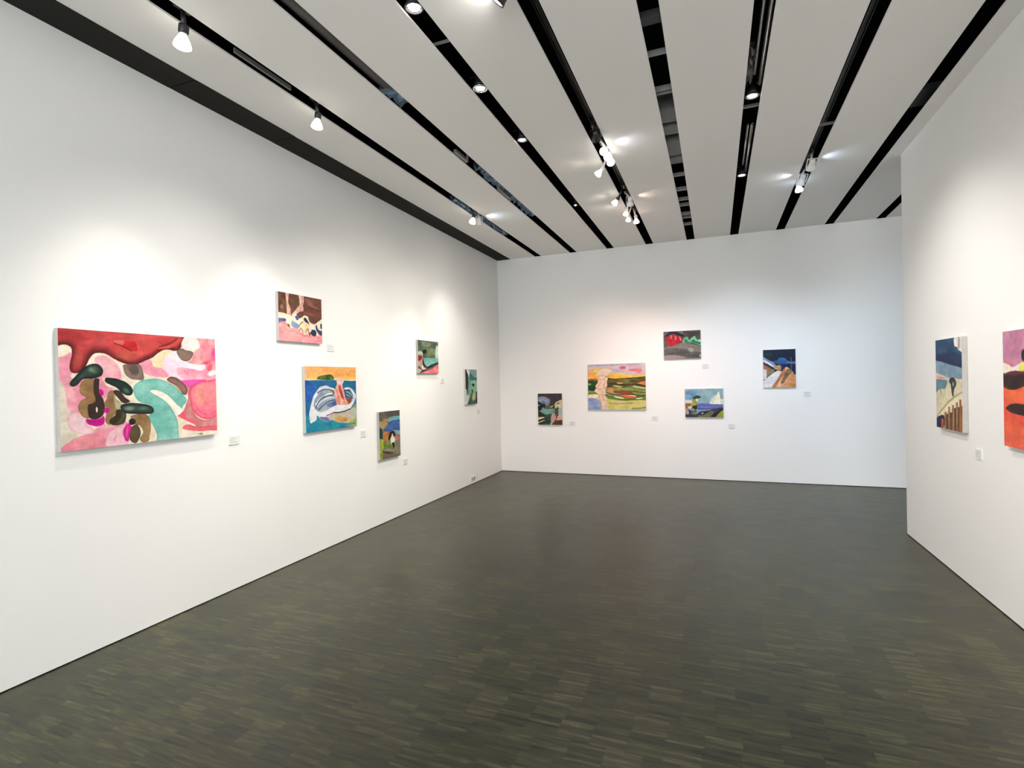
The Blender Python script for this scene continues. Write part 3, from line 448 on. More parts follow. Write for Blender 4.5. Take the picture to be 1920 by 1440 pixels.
ART['hills'] = (1.2503, [
  ('B',(214,196,206),None,dict(c2=(226,212,214),n=(3,16))),
  ('P',(248,214,120),[(-0.007,0.129),(0.346,0.107),(0.539,0.198),(0.732,0.212),(1.019,0.256),(1.267,0.241),(1.265,0.376),(-0.01,0.354)],dict(c2=(244,200,84),n=(3,14),s=0.0582)),
  ('P',(238,180,170),[(0.003,0.139),(0.13,0.151),(0.149,0.24),(0.001,0.276)],dict(s=0.0388,a=0.6)),
  ('S',(180,184,206),[(0.004,0.031),(0.347,0.029),(0.735,0.008),(1.024,-0.005)],dict(s=0.0388,w=0.0291)),
  ('S',(196,190,214),[(0.54,0.111),(0.694,0.153),(0.81,0.155)],dict(s=0.0485,w=0.0388)),
  ('P',(222,110,120),[(0.705,0.085),(0.773,0.057),(0.835,0.083),(0.82,0.116),(0.753,0.12)],dict(s=0.0213)),
  ('P',(230,120,132),[(0.887,0.147),(1.002,0.122),(1.146,0.123),(1.183,0.172),(1.115,0.219),(1.04,0.179)],dict(s=0.0213,c2=(236,150,156))),
  ('S',(236,150,180),[(0.831,0.049),(1.004,0.028),(1.061,0.044)],dict(s=0.0213,w=0.0155)),
  ('P',(214,92,84),[(-0.02,0.323),(0.226,0.329),(0.215,0.378),(-0.02,0.379)],dict(s=0.0068)),
  ('P',(60,110,60),[(-0.02,0.374),(0.225,0.373),(0.223,0.475),(0.163,0.572),(-0.024,0.618)],dict(c2=(34,80,40),n=(5,12),s=0.0068)),
  ('E',(150,200,130),(0.0329,0.4382,0.0344,0.0254,0),dict(s=0.0194)),
  ('P',(170,178,110),[(-0.023,0.579),(0.163,0.601),(0.201,0.66),(-0.025,0.677)],dict(c2=(140,150,80),n=(4,12),s=0.0078)),
  ('P',(96,78,40),[(0.43,0.323),(0.595,0.328),(0.827,0.31),(1.019,0.309),(1.162,0.297),(1.276,0.313),(1.272,0.549),(1.015,0.526),(0.727,0.56),(0.427,0.537)],dict(c2=(122,120,60),n=(2.5,14),r=((66,46,26),0.0252),s=0.0058)),
  ('P',(132,136,72),[(0.398,0.517),(0.727,0.531),(1.016,0.497),(1.272,0.549),(1.269,0.702),(0.917,0.669),(0.629,0.637),(0.396,0.634)],dict(c2=(160,164,96),n=(2.5,16),s=0.0078)),
  ('P',(110,104,50),[(0.692,0.318),(0.827,0.32),(0.922,0.37),(0.825,0.455),(0.691,0.405)],dict(c2=(138,134,80),n=(4,10),s=0.0233)),
  ('P',(232,206,150),[(0.633,0.409),(0.758,0.416),(0.767,0.435),(0.69,0.444)],dict(s=0.0078)),
  ('P',(226,196,146),[(0.516,0.46),(0.632,0.472),(0.756,0.503),(0.689,0.521),(0.573,0.49)],dict(s=0.0097)),
  ('P',(236,112,90),[(1.045,0.449),(1.141,0.412),(1.274,0.4),(1.273,0.481),(1.188,0.471)],dict(c2=(226,150,100),s=0.0078)),
  ('S',(60,44,26),[(0.438,0.488),(0.68,0.443),(0.872,0.466),(1.064,0.449),(1.254,0.5)],dict(s=0.0116,w=0.0155)),
  ('P',(186,210,150),[(0.987,0.487),(1.111,0.498),(1.272,0.539),(1.262,0.568),(1.11,0.546),(1.006,0.516)],dict(s=0.0097)),
  ('P',(226,178,130),[(0.408,0.527),(0.476,0.528),(0.572,0.578),(0.59,0.636),(0.435,0.624),(0.402,0.575)],dict(c2=(206,150,100),s=0.0087)),
  ('P',(170,96,64),[(0.572,0.597),(0.726,0.599),(0.965,0.641),(0.965,0.67),(0.725,0.662),(0.571,0.636)],dict(c2=(146,84,50),s=0.0097)),
  ('P',(112,134,58),[(0.377,0.663),(0.628,0.675),(0.916,0.717),(1.27,0.693),(1.268,0.808),(0.915,0.809),(0.627,0.792),(0.453,0.761)],dict(c2=(140,160,70),n=(3,16),s=0.0078)),
  ('S',(150,110,64),[(0.439,0.401),(0.614,0.384),(0.787,0.406)],dict(s=0.0136,w=0.0136)),
  ('S',(156,160,96),[(0.807,0.368),(0.97,0.351),(1.113,0.373)],dict(s=0.0116,w=0.0116)),
  ('S',(74,60,26),[(0.458,0.44),(0.632,0.433),(0.824,0.484)],dict(s=0.0116,w=0.0116)),
  ('S',(180,186,120),[(0.533,0.558),(0.775,0.542),(1.014,0.574),(1.242,0.616)],dict(s=0.0136,w=0.0136)),
  ('S',(66,72,28),[(0.726,0.599),(0.966,0.612),(1.242,0.644)],dict(s=0.0097,w=0.0097)),
  ('S',(90,120,50),[(0.483,0.712),(0.723,0.783),(0.963,0.795)],dict(s=0.0116,w=0.0116)),
  ('S',(196,200,130),[(0.454,0.683),(0.628,0.704)],dict(s=0.0097,w=0.0097)),
  ('S',(120,86,50),[(0.707,0.579),(0.87,0.611),(0.965,0.641)],dict(s=0.0116,w=0.0136)),
  ('S',(90,110,60),[(0.964,0.728),(1.107,0.739),(1.25,0.721)],dict(s=0.0097,w=0.0116)),
  ('S',(70,60,26),[(0.397,0.624),(0.628,0.675),(0.869,0.669),(1.108,0.7),(1.26,0.693)],dict(s=0.0116,w=0.0155)),
  ('P',(226,116,84),[(0.715,0.686),(0.85,0.678),(0.993,0.699),(1.036,0.729),(0.973,0.752),(0.839,0.741)],dict(c2=(232,140,96),s=0.0078)),
  ('P',(248,244,214),[(0.565,0.713),(0.686,0.724),(0.781,0.75),(0.781,0.764),(0.647,0.748)],dict(s=0.0058)),
  ('P',(246,240,210),[(0.878,0.688),(1.012,0.697),(1.031,0.719),(0.936,0.703)],dict(s=0.0058)),
  ('P',(244,240,210),[(1.04,0.753),(1.174,0.745),(1.164,0.764),(1.059,0.772)],dict(s=0.0058)),
  ('P',(226,214,150),[(0.277,0.788),(0.53,0.781),(0.723,0.807),(1.268,0.808),(1.264,1.029),(0.274,1.022)],dict(c2=(214,208,130),n=(3,12),s=0.0097)),
  ('S',(150,158,70),[(0.471,0.858),(0.722,0.87),(0.962,0.853)],dict(s=0.0175,w=0.0155)),
  ('S',(150,160,80),[(0.96,0.978),(1.103,0.975),(1.237,0.952)],dict(s=0.0252,w=0.0291)),
  ('P',(248,240,210),[(-0.025,0.682),(0.172,0.655),(0.22,0.709),(0.18,0.753),(-0.026,0.77)],dict(s=0.0078)),
  ('P',(150,166,204),[(-0.026,0.77),(0.18,0.753),(0.248,0.812),(0.276,0.905),(0.293,1.022),(-0.03,1.019)],dict(c2=(172,186,216),s=0.0068)),
  ('P',(246,224,202),[(0.198,0.182),(0.248,0.124),(0.366,0.083),(0.463,0.095),(0.549,0.15),(0.529,0.198),(0.441,0.255),(0.402,0.283),(0.44,0.323),(0.424,0.4),(0.428,0.478),(0.388,0.536),(0.392,0.595),(0.396,0.663),(0.367,0.672),(0.414,0.77),(0.42,1.003),(0.294,1.002),(0.276,0.885),(0.267,0.798),(0.18,0.758),(0.21,0.699),(0.23,0.661),(0.143,0.591),(0.174,0.533),(0.165,0.474),(0.215,0.407),(0.23,0.339),(0.221,0.28)],dict(c2=(240,214,190),s=0.0058)),
  ('S',(190,160,130),[(0.198,0.202),(0.248,0.124),(0.366,0.086),(0.463,0.098),(0.548,0.15),(0.529,0.198),(0.441,0.255),(0.387,0.283)],dict(s=0.0048,w=0.0087)),
  ('S',(180,140,110),[(0.226,0.27),(0.285,0.252),(0.344,0.253),(0.387,0.283),(0.343,0.331),(0.274,0.33),(0.231,0.29)],dict(s=0.0048,w=0.0078)),
  ('S',(200,150,130),[(0.188,0.524),(0.243,0.476),(0.283,0.398)],dict(s=0.0048,w=0.0078)),
  ('S',(200,150,130),[(0.352,0.341),(0.381,0.4),(0.35,0.477),(0.388,0.526)],dict(s=0.0048,w=0.0078)),
  ('S',(190,150,120),[(0.174,0.533),(0.271,0.544),(0.388,0.526)],dict(s=0.0048,w=0.0078)),
  ('S',(190,150,120),[(0.153,0.601),(0.24,0.671),(0.308,0.671),(0.396,0.663)],dict(s=0.0048,w=0.0078)),
  ('S',(200,120,120),[(0.24,0.69),(0.249,0.729),(0.267,0.798)],dict(s=0.0048,w=0.0078)),
  ('S',(200,120,120),[(0.327,0.691),(0.336,0.779),(0.404,0.799)],dict(s=0.0048,w=0.0078)),
  ('S',(150,120,90),[(0.272,0.827),(0.285,0.915),(0.299,0.973)],dict(s=0.0048,w=0.0078)),
  ('S',(200,180,130),[(0.408,0.828),(0.401,0.974)],dict(s=0.0058,w=0.0087)),
  ('S',(160,130,90),[(0.387,0.283),(0.48,0.281)],dict(s=0.0039,w=0.0087)),
])
ART['red'] = (1.2673, [
  ('B',(112,106,102),None,dict(c2=(130,124,120),n=(5,10))),
  ('P',(88,80,76),[(0.667,0.014),(1.267,-0.013),(1.275,0.353),(1.164,0.349),(0.712,0.307)],dict(c2=(110,100,96),s=0.032)),
  ('P',(158,150,146),[(0.011,0.579),(0.505,0.46),(0.761,0.428),(1.062,0.504),(1.285,0.59),(1.27,0.775),(0.756,0.681),(0.374,0.616),(0.009,0.66)],dict(c2=(146,138,132),n=(3,12),s=0.0373)),
  ('P',(100,96,94),[(0.009,0.66),(0.502,0.647),(0.754,0.815),(1.256,0.88),(1.267,0.987),(0.752,0.922),(0.498,0.835),(0.004,0.85)],dict(c2=(124,120,118),n=(3,12),s=0.0373)),
  ('P',(176,170,168),[(0.833,0.63),(1.01,0.635),(1.033,0.742),(0.907,0.765)],dict(s=0.0373)),
  ('P',(176,160,158),[(0.003,0.877),(0.368,0.859),(0.751,0.975),(0,1)],dict(s=0.0373)),
  ('P',(200,130,110),[(0.084,0.285),(0.149,0.26),(0.158,0.448),(0.093,0.419)],dict(s=0.0267)),
  ('P',(176,30,50),[(0.099,0.178),(0.256,0.104),(0.513,0.114),(0.65,0.225),(0.634,0.411),(0.48,0.459),(0.298,0.547),(0.143,0.502),(0.095,0.366)],dict(c2=(206,60,76),n=(12,6),s=0.0133)),
  ('S',(236,150,150),[(0.268,0.158),(0.253,0.264)],dict(s=0.016,w=0.0427)),
  ('S',(230,130,130),[(0.409,0.19),(0.412,0.296)],dict(s=0.0213,w=0.0587)),
  ('S',(236,150,150),[(0.561,0.222),(0.597,0.329)],dict(s=0.0213,w=0.048)),
  ('S',(150,16,30),[(0.345,0.161),(0.355,0.294)],dict(s=0.016,w=0.0267)),
  ('P',(34,36,58),[(0.034,0.175),(0.207,0.009),(0.362,-0.004),(0.589,0.09),(0.69,0.147),(0.663,0.212),(0.512,0.167),(0.308,0.1),(0.152,0.167)],dict(c2=(60,64,90),s=0.0133)),
  ('P',(130,130,136),[(0.489,0.007),(0.692,0.028),(0.665,0.12),(0.589,0.09)],dict(s=0.0213)),
  ('P',(150,214,178),[(0.661,0.332),(0.765,0.216),(0.84,0.232),(0.888,0.34),(0.991,0.238),(1.091,0.215),(1.139,0.322),(1.263,0.353),(1.273,0.563),(1.012,0.45),(0.812,0.403),(0.659,0.425)],dict(s=0.0133,c2=(120,196,156))),
  ('P',(60,150,100),[(0.712,0.347),(0.763,0.295),(0.837,0.378),(0.736,0.401)],dict(s=0.016)),
  ('P',(50,140,100),[(0.938,0.394),(1.039,0.319),(1.088,0.386),(1.262,0.445),(1.261,0.51),(1.062,0.451)],dict(s=0.016)),
  ('P',(240,244,240),[(1.213,0.364),(1.275,0.34),(1.275,0.406),(1.225,0.409)],dict(s=0.0107)),
  ('S',(40,60,50),[(0.962,0.448),(1.161,0.52),(1.26,0.576)],dict(s=0.0107,w=0.0213)),
  ('P',(190,190,195),[(1.211,0.906),(1.256,0.867),(1.26,0.973)],dict(s=0.0107)),
])
ART['coast'] = (1.2518, [
  ('B',(150,184,206),None,dict(c2=(170,200,214),n=(6,8))),
  ('P',(170,196,204),[(0.521,-0.018),(1.264,-0.013),(1.261,0.369),(0.902,0.526),(0.611,0.502)],dict(c2=(150,186,190),n=(8,6),s=0.0521)),
  ('P',(120,160,190),[(-0.002,0.11),(0.422,0.06),(0.218,0.373),(-0.008,0.374)],dict(s=0.0782,c2=(150,190,214))),
  ('P',(226,228,220),[(-0.008,0.401),(0.218,0.4),(0.191,0.505),(-0.01,0.507)],dict(s=0.0209)),
  ('P',(222,230,214),[(0.806,0.527),(0.977,0.242),(1.144,0.242),(1.249,0.369),(1.248,0.549)],dict(s=0.0261)),
  ('P',(246,248,230),[(0.926,0.539),(1,0.37),(1.085,0.139),(1.14,0.165),(1.146,0.55)],dict(s=0.013)),
  ('P',(170,176,170),[(1.163,0.216),(1.25,0.267),(1.249,0.369),(1.167,0.344)],dict(s=0.0156)),
  ('P',(182,120,70),[(-0.011,0.52),(0.191,0.519),(0.214,0.637),(-0.014,0.693)],dict(c2=(206,160,110),s=0.0156)),
  ('P',(112,128,188),[(0.377,0.543),(0.611,0.515),(0.854,0.539),(1.26,0.561),(1.259,0.703),(0.755,0.736),(0.387,0.714)],dict(c2=(130,140,196),n=(3,14),s=0.013)),
  ('S',(80,80,140),[(0.412,0.701),(0.755,0.71),(0.997,0.68)],dict(s=0.013,w=0.0235)),
  ('P',(70,62,88),[(0.334,0.9),(0.509,0.792),(0.754,0.762),(0.997,0.706),(1.259,0.664),(1.256,1.013),(-0.008,1.04),(-0.016,0.773),(0.161,0.744)],dict(c2=(96,88,104),n=(9,9),s=0.0156)),
  ('P',(140,146,90),[(0.408,0.952),(0.606,0.922),(0.851,0.786),(0.947,0.811),(0.849,0.969),(0.506,1.016)],dict(c2=(120,130,100),s=0.0209)),
  ('P',(40,32,50),[(0.849,0.956),(1.019,0.836),(1.235,0.703),(1.246,0.755),(1.042,0.939)],dict(s=0.0156)),
  ('P',(166,176,70),[(1.03,0.953),(1.139,0.821),(1.258,0.754),(1.256,1.013),(1.042,1.004)],dict(s=0.0156)),
  ('P',(196,180,170),[(-0.002,0.746),(0.111,0.771),(0.108,0.904),(-0.005,0.853)],dict(s=0.0209)),
  ('P',(150,160,130),[(0.185,0.85),(0.362,0.715),(0.372,0.873),(0.259,0.902)],dict(s=0.0156,c2=(110,120,100))),
  ('P',(60,50,40),[(0.239,0.584),(0.377,0.557),(0.382,0.714),(0.263,0.69)],dict(s=0.0104)),
  ('P',(230,216,170),[(0.088,0.625),(0.214,0.611),(0.238,0.663),(0.112,0.686)],dict(s=0.013)),
  ('P',(178,170,80),[(0.189,0.585),(0.242,0.452),(0.318,0.373),(0.416,0.451),(0.377,0.57),(0.264,0.597)],dict(s=0.013,c2=(200,196,110))),
  ('P',(240,240,220),[(0.343,0.373),(0.417,0.347),(0.416,0.451)],dict(s=0.0104)),
  ('P',(66,84,44),[(0.249,0.321),(0.345,0.242),(0.444,0.237),(0.536,0.307),(0.417,0.347),(0.305,0.373)],dict(s=0.0104,c2=(90,110,60))),
  ('S',(80,110,60),[(0.239,0.637),(0.226,0.769),(0.249,0.875)],dict(s=0.0104,w=0.0209)),
  ('P',(235,235,235),[(0.537,0.87),(0.582,0.838),(0.606,0.869)],dict(s=0.0104)),
])
ART['desert'] = (0.7658, [
  ('B',(28,54,84),None,dict(c2=(24,40,74),n=(7,7))),
  ('P',(44,74,86),[(0.001,0.078),(0.184,0.084),(0.225,0.181),(-0,0.162)],dict(s=0.0469)),
  ('P',(60,116,166),[(0.201,0.322),(0.329,0.278),(0.383,0.221),(0.519,0.231),(0.58,0.297),(0.682,0.335),(0.769,0.337),(0.768,0.395),(0.578,0.379),(0.474,0.4),(0.328,0.373)],dict(c2=(80,140,180),s=0.0094)),
  ('P',(120,130,180),[(0.559,0.297),(0.662,0.334),(0.769,0.325),(0.768,0.383),(0.579,0.367)],dict(s=0.0188)),
  ('P',(26,46,120),[(0.422,0.387),(0.557,0.39),(0.515,0.447),(0.472,0.517),(0.431,0.469)],dict(s=0.0141,c2=(30,60,120))),
  ('S',(130,150,190),[(0.662,0.218),(0.662,0.543)],dict(s=0.0141,a=0.8,w=0.0188)),
  ('P',(168,180,200),[(-0.011,0.179),(0.085,0.236),(0.223,0.323),(0.306,0.419),(0.262,0.489),(0.178,0.44),(-0.013,0.317)],dict(c2=(130,146,176),s=0.007)),
  ('P',(244,238,232),[(-0.013,0.257),(0.095,0.308),(0.263,0.442),(0.241,0.465),(0.094,0.367),(-0.013,0.293)],dict(s=0.0082)),
  ('P',(64,60,100),[(-0.014,0.341),(0.093,0.379),(0.262,0.477),(0.262,0.513),(0.135,0.451),(-0.015,0.388)],dict(s=0.007)),
  ('P',(214,160,140),[(-0.015,0.388),(0.114,0.451),(0.188,0.5),(0.112,0.545),(-0.006,0.532)],dict(c2=(190,130,110),s=0.0094)),
  ('P',(176,170,120),[(0.08,0.545),(0.188,0.511),(0.262,0.524),(0.261,0.583),(0.175,0.653),(0.088,0.723)],dict(c2=(150,140,100),s=0.0082)),
  ('P',(236,226,222),[(-0.006,0.543),(0.07,0.533),(0.077,0.746),(0.033,0.781),(-0.009,0.757)],dict(s=0.007)),
  ('P',(196,150,106),[(0.262,0.489),(0.327,0.42),(0.411,0.422),(0.43,0.516),(0.408,0.562),(0.304,0.537)],dict(c2=(216,176,130),s=0.007)),
  ('P',(44,28,40),[(0.262,0.513),(0.304,0.537),(0.388,0.55),(0.324,0.573),(0.271,0.584)],dict(s=0.007)),
  ('P',(244,242,240),[(0.003,0.817),(0.26,0.595),(0.346,0.555),(0.439,0.586),(0.331,0.784),(0.201,1.006),(-0,1.006)],dict(c2=(232,236,240),s=0.0059,sm=0)),
  ('P',(230,224,226),[(0.003,0.817),(0.152,0.723),(0.214,0.842),(0.042,0.911)],dict(s=0.0352,a=0.5)),
  ('P',(206,130,84),[(0.439,0.586),(0.535,0.459),(0.512,0.587),(0.404,0.796),(0.296,1.006),(0.19,1.006),(0.32,0.795)],dict(c2=(222,150,100),n=(8,5),s=0.007)),
  ('P',(234,196,160),[(0.535,0.459),(0.647,0.543),(0.707,0.614),(0.706,0.706),(0.603,0.728),(0.465,0.866),(0.4,1.006),(0.296,1.006),(0.383,0.819),(0.512,0.611)],dict(c2=(240,210,184),s=0.007)),
  ('P',(140,110,76),[(0.565,0.518),(0.647,0.543),(0.687,0.613),(0.614,0.682),(0.55,0.762),(0.465,0.878),(0.403,0.889),(0.49,0.68),(0.533,0.588)],dict(c2=(168,136,100),s=0.0094)),
  ('P',(238,180,150),[(0.55,0.762),(0.707,0.637),(0.778,0.672),(0.771,1.006),(0.4,1.006),(0.486,0.866)],dict(c2=(222,166,110),n=(4,9),s=0.0094)),
  ('P',(206,150,90),[(0.506,0.913),(0.63,0.89),(0.773,0.914),(0.771,1.006),(0.526,0.959)],dict(s=0.0188,c2=(220,170,110))),
  ('P',(176,178,130),[(0.707,0.654),(0.778,0.661),(0.777,0.684),(0.716,0.672)],dict(s=0.0059)),
  ('P',(52,44,84),[(0.683,0.544),(0.78,0.546),(0.778,0.663),(0.717,0.658)],dict(s=0.007,sm=0)),
])
ART['cactus'] = (0.713, [
  ('B',(236,228,202),None,dict(c2=(228,218,188),n=(5,5))),
  ('P',(46,84,120),[(-0.071,-0.063),(0.753,-0.017),(0.723,0.348),(0.653,0.333),(0.395,0.292),(0.199,0.249),(-0.057,0.246)],dict(c2=(70,112,146),n=(5,7),s=0.004)),
  ('P',(34,58,100),[(0.038,0.162),(0.407,0.156),(0.7,0.195),(0.698,0.333),(0.395,0.292),(0.031,0.238)],dict(c2=(44,80,120),s=0.021)),
  ('P',(140,166,186),[(-0.057,0.246),(0.157,0.249),(0.433,0.292),(0.723,0.34),(0.715,0.44),(0.534,0.435),(0.323,0.43),(0.185,0.398),(-0.07,0.375)],dict(c2=(160,186,200),s=0.0049)),
  ('P',(238,210,196),[(-0.026,0.37),(0.144,0.39),(0.303,0.43),(0.01,0.451)],dict(s=0.0081)),
  ('S',(196,140,130),[(0.056,0.421),(0.263,0.435)],dict(s=0.0065,w=0.0081)),
  ('P',(110,146,158),[(-0.034,0.456),(0.301,0.455),(0.317,0.495),(0.253,0.546),(0.107,0.559),(-0.026,0.597)],dict(c2=(130,166,176),s=0.0081)),
  ('S',(110,140,120),[(0.118,0.55),(0.154,0.608)],dict(s=0.0065,w=0.0146)),
  ('S',(130,150,140),[(0.252,0.513),(0.261,0.562)],dict(s=0.0065,w=0.0097)),
  ('P',(68,84,80),[(0.374,0.478),(0.401,0.441),(0.479,0.424),(0.551,0.459),(0.562,0.506),(0.515,0.546),(0.493,0.587),(0.489,0.631),(0.452,0.62),(0.429,0.557),(0.415,0.501)],dict(c2=(92,108,96),s=0.004)),
  ('E',(190,200,180),(0.4819,0.4996,0.019,0.0257,0),dict(s=0.0081)),
  ('S',(190,172,110),[(0.012,0.879),(0.147,0.801),(0.359,0.689),(0.555,0.624),(0.74,0.57)],dict(s=0.0097,w=0.0162)),
  ('P',(246,240,214),[(0.056,0.867),(0.357,0.714),(0.738,0.585),(0.758,0.769),(0.546,0.727),(0.226,0.838)],dict(s=0.0081)),
  ('P',(40,34,84),[(-0.013,0.906),(0.12,0.858),(0.223,0.863),(0.212,0.98),(-0.022,1.002)],dict(c2=(54,44,110),s=0.004)),
  ('P',(200,136,84),[(0.138,0.894),(0.204,0.893),(0.207,1.065),(0.14,1.072)],dict(c2=(176,110,70),s=0.0032,sm=0)),
  ('P',(94,50,50),[(0.287,0.833),(0.347,0.829),(0.344,1.05),(0.284,1.056)],dict(c2=(70,36,44),s=0.0032,sm=0)),
  ('P',(186,140,86),[(0.234,0.808),(0.293,0.812),(0.288,1.056),(0.229,1.062)],dict(c2=(160,116,70),s=0.0032,sm=0)),
  ('P',(120,76,56),[(0.388,0.806),(0.445,0.806),(0.442,1.04),(0.384,1.046)],dict(c2=(90,50,44),s=0.0032,sm=0)),
  ('P',(190,146,92),[(0.334,0.748),(0.389,0.749),(0.38,1.046),(0.324,1.052)],dict(c2=(164,122,76),s=0.0032,sm=0)),
  ('P',(86,60,60),[(0.497,0.754),(0.554,0.747),(0.546,1.029),(0.49,1.035)],dict(c2=(110,80,70),s=0.0032,sm=0)),
  ('P',(180,136,92),[(0.443,0.725),(0.491,0.723),(0.48,1.036),(0.432,1.041)],dict(c2=(150,110,80),s=0.0032,sm=0)),
  ('P',(130,84,60),[(0.592,0.736),(0.646,0.737),(0.638,1.019),(0.584,1.025)],dict(c2=(90,60,50),s=0.0032,sm=0)),
  ('P',(188,144,90),[(0.55,0.688),(0.601,0.689),(0.589,1.025),(0.537,1.03)],dict(c2=(160,118,70),s=0.0032,sm=0)),
  ('P',(170,120,74),[(0.656,0.721),(0.706,0.718),(0.698,1.013),(0.648,1.018)],dict(c2=(150,100,60),s=0.0032,sm=0)),
  ('P',(196,146,90),[(0.637,0.656),(0.687,0.653),(0.673,1.016),(0.622,1.021)],dict(c2=(170,120,76),s=0.0032,sm=0)),
  ('P',(246,240,232),[(0.525,0.008),(0.617,0.01),(0.615,0.099),(0.545,0.098),(0.525,0.072)],dict(s=0.0032)),
  ('P',(240,234,228),[(0.614,0.115),(0.686,0.148),(0.738,0.165),(0.753,-0.017),(0.629,-0.024)],dict(s=0.004)),
  ('P',(196,186,180),[(0.626,0.013),(0.68,0.017),(0.664,0.117),(0.622,0.107)],dict(s=0.004)),
])
ART['face'] = (0.8621, [
  ('B',(216,164,186),None,dict(c2=(206,148,174),n=(5,7))),
  ('P',(228,150,170),[(-0.1,0.22),(0.1,0.26),(0.22,0.31),(0.4,0.26),(0.6,0.24),(1,0.28),(1,0.36),(-0.1,0.36)],dict(c2=(220,140,165),s=0.03)),
  ('P',(248,238,226),[(-0.1,0.27),(0.05,0.28),(0.16,0.31),(0.25,0.29),(0.4,0.27),(1,0.3),(1,0.44),(-0.1,0.44)],dict(s=0.01)),
  ('P',(236,240,130),[(0.26,0.37),(0.28,0.29),(0.34,0.27),(0.42,0.27),(0.5,0.32),(0.5,0.4)],dict(s=0.01)),
  ('P',(62,58,64),[(0.3,0.24),(0.31,0.18),(0.36,0.17),(0.39,0.21),(0.38,0.26),(0.33,0.27)],dict(s=0.01)),
  ('P',(238,96,80),[(-0.1,0.42),(1,0.42),(1,1.1),(-0.1,1.1)],dict(c2=(250,134,92),n=(3,7),s=0.01,g=(0.62,1,(250,130,100)))),
  ('P',(120,66,74),[(-0.1,0.37),(0.03,0.365),(0.15,0.345),(0.3,0.35),(0.5,0.37),(1,0.38),(1,0.5),(0.3,0.47),(0.18,0.5),(0.06,0.5),(-0.1,0.44)],dict(c2=(100,56,62),s=0.008)),
  ('P',(80,54,48),[(-0.1,0.42),(0.06,0.38),(0.2,0.385),(0.36,0.37),(0.6,0.39),(1,0.4),(1,0.5),(0.4,0.47),(0.3,0.48),(0.2,0.5),(0.1,0.495),(0.02,0.46),(-0.1,0.46)],dict(c2=(64,42,40),n=(20,20),s=0.012)),
  ('P',(84,52,50),[(0.035,0.67),(0.1,0.635),(0.2,0.62),(0.35,0.62),(0.5,0.63),(0.62,0.66),(0.5,0.7),(0.35,0.715),(0.15,0.705),(0.08,0.69)],dict(c2=(66,44,42),n=(20,20),s=0.006)),
])

# ------------------------------------------------------------------ materials of the room
M_WALL = mat('white_wall_paint', (.86, .855, .835), .62, .3, noise=.015, nscale=1.3, bump=.12, bscale=160)
M_CEIL = mat('ceiling_paint', (.86, .845, .815), .7, .25, noise=.012, nscale=2, bump=.1, bscale=120)
M_VOID = mat('black_void_paint', (.006, .006, .006), .95, .05)
M_BOARD = mat('charcoal_board', (.020, .019, .016), .85, .2, noise=.35, nscale=90, bump=.4, bscale=300)
M_GAP = mat('shadow_gap', (.012, .011, .010), .9, .1)

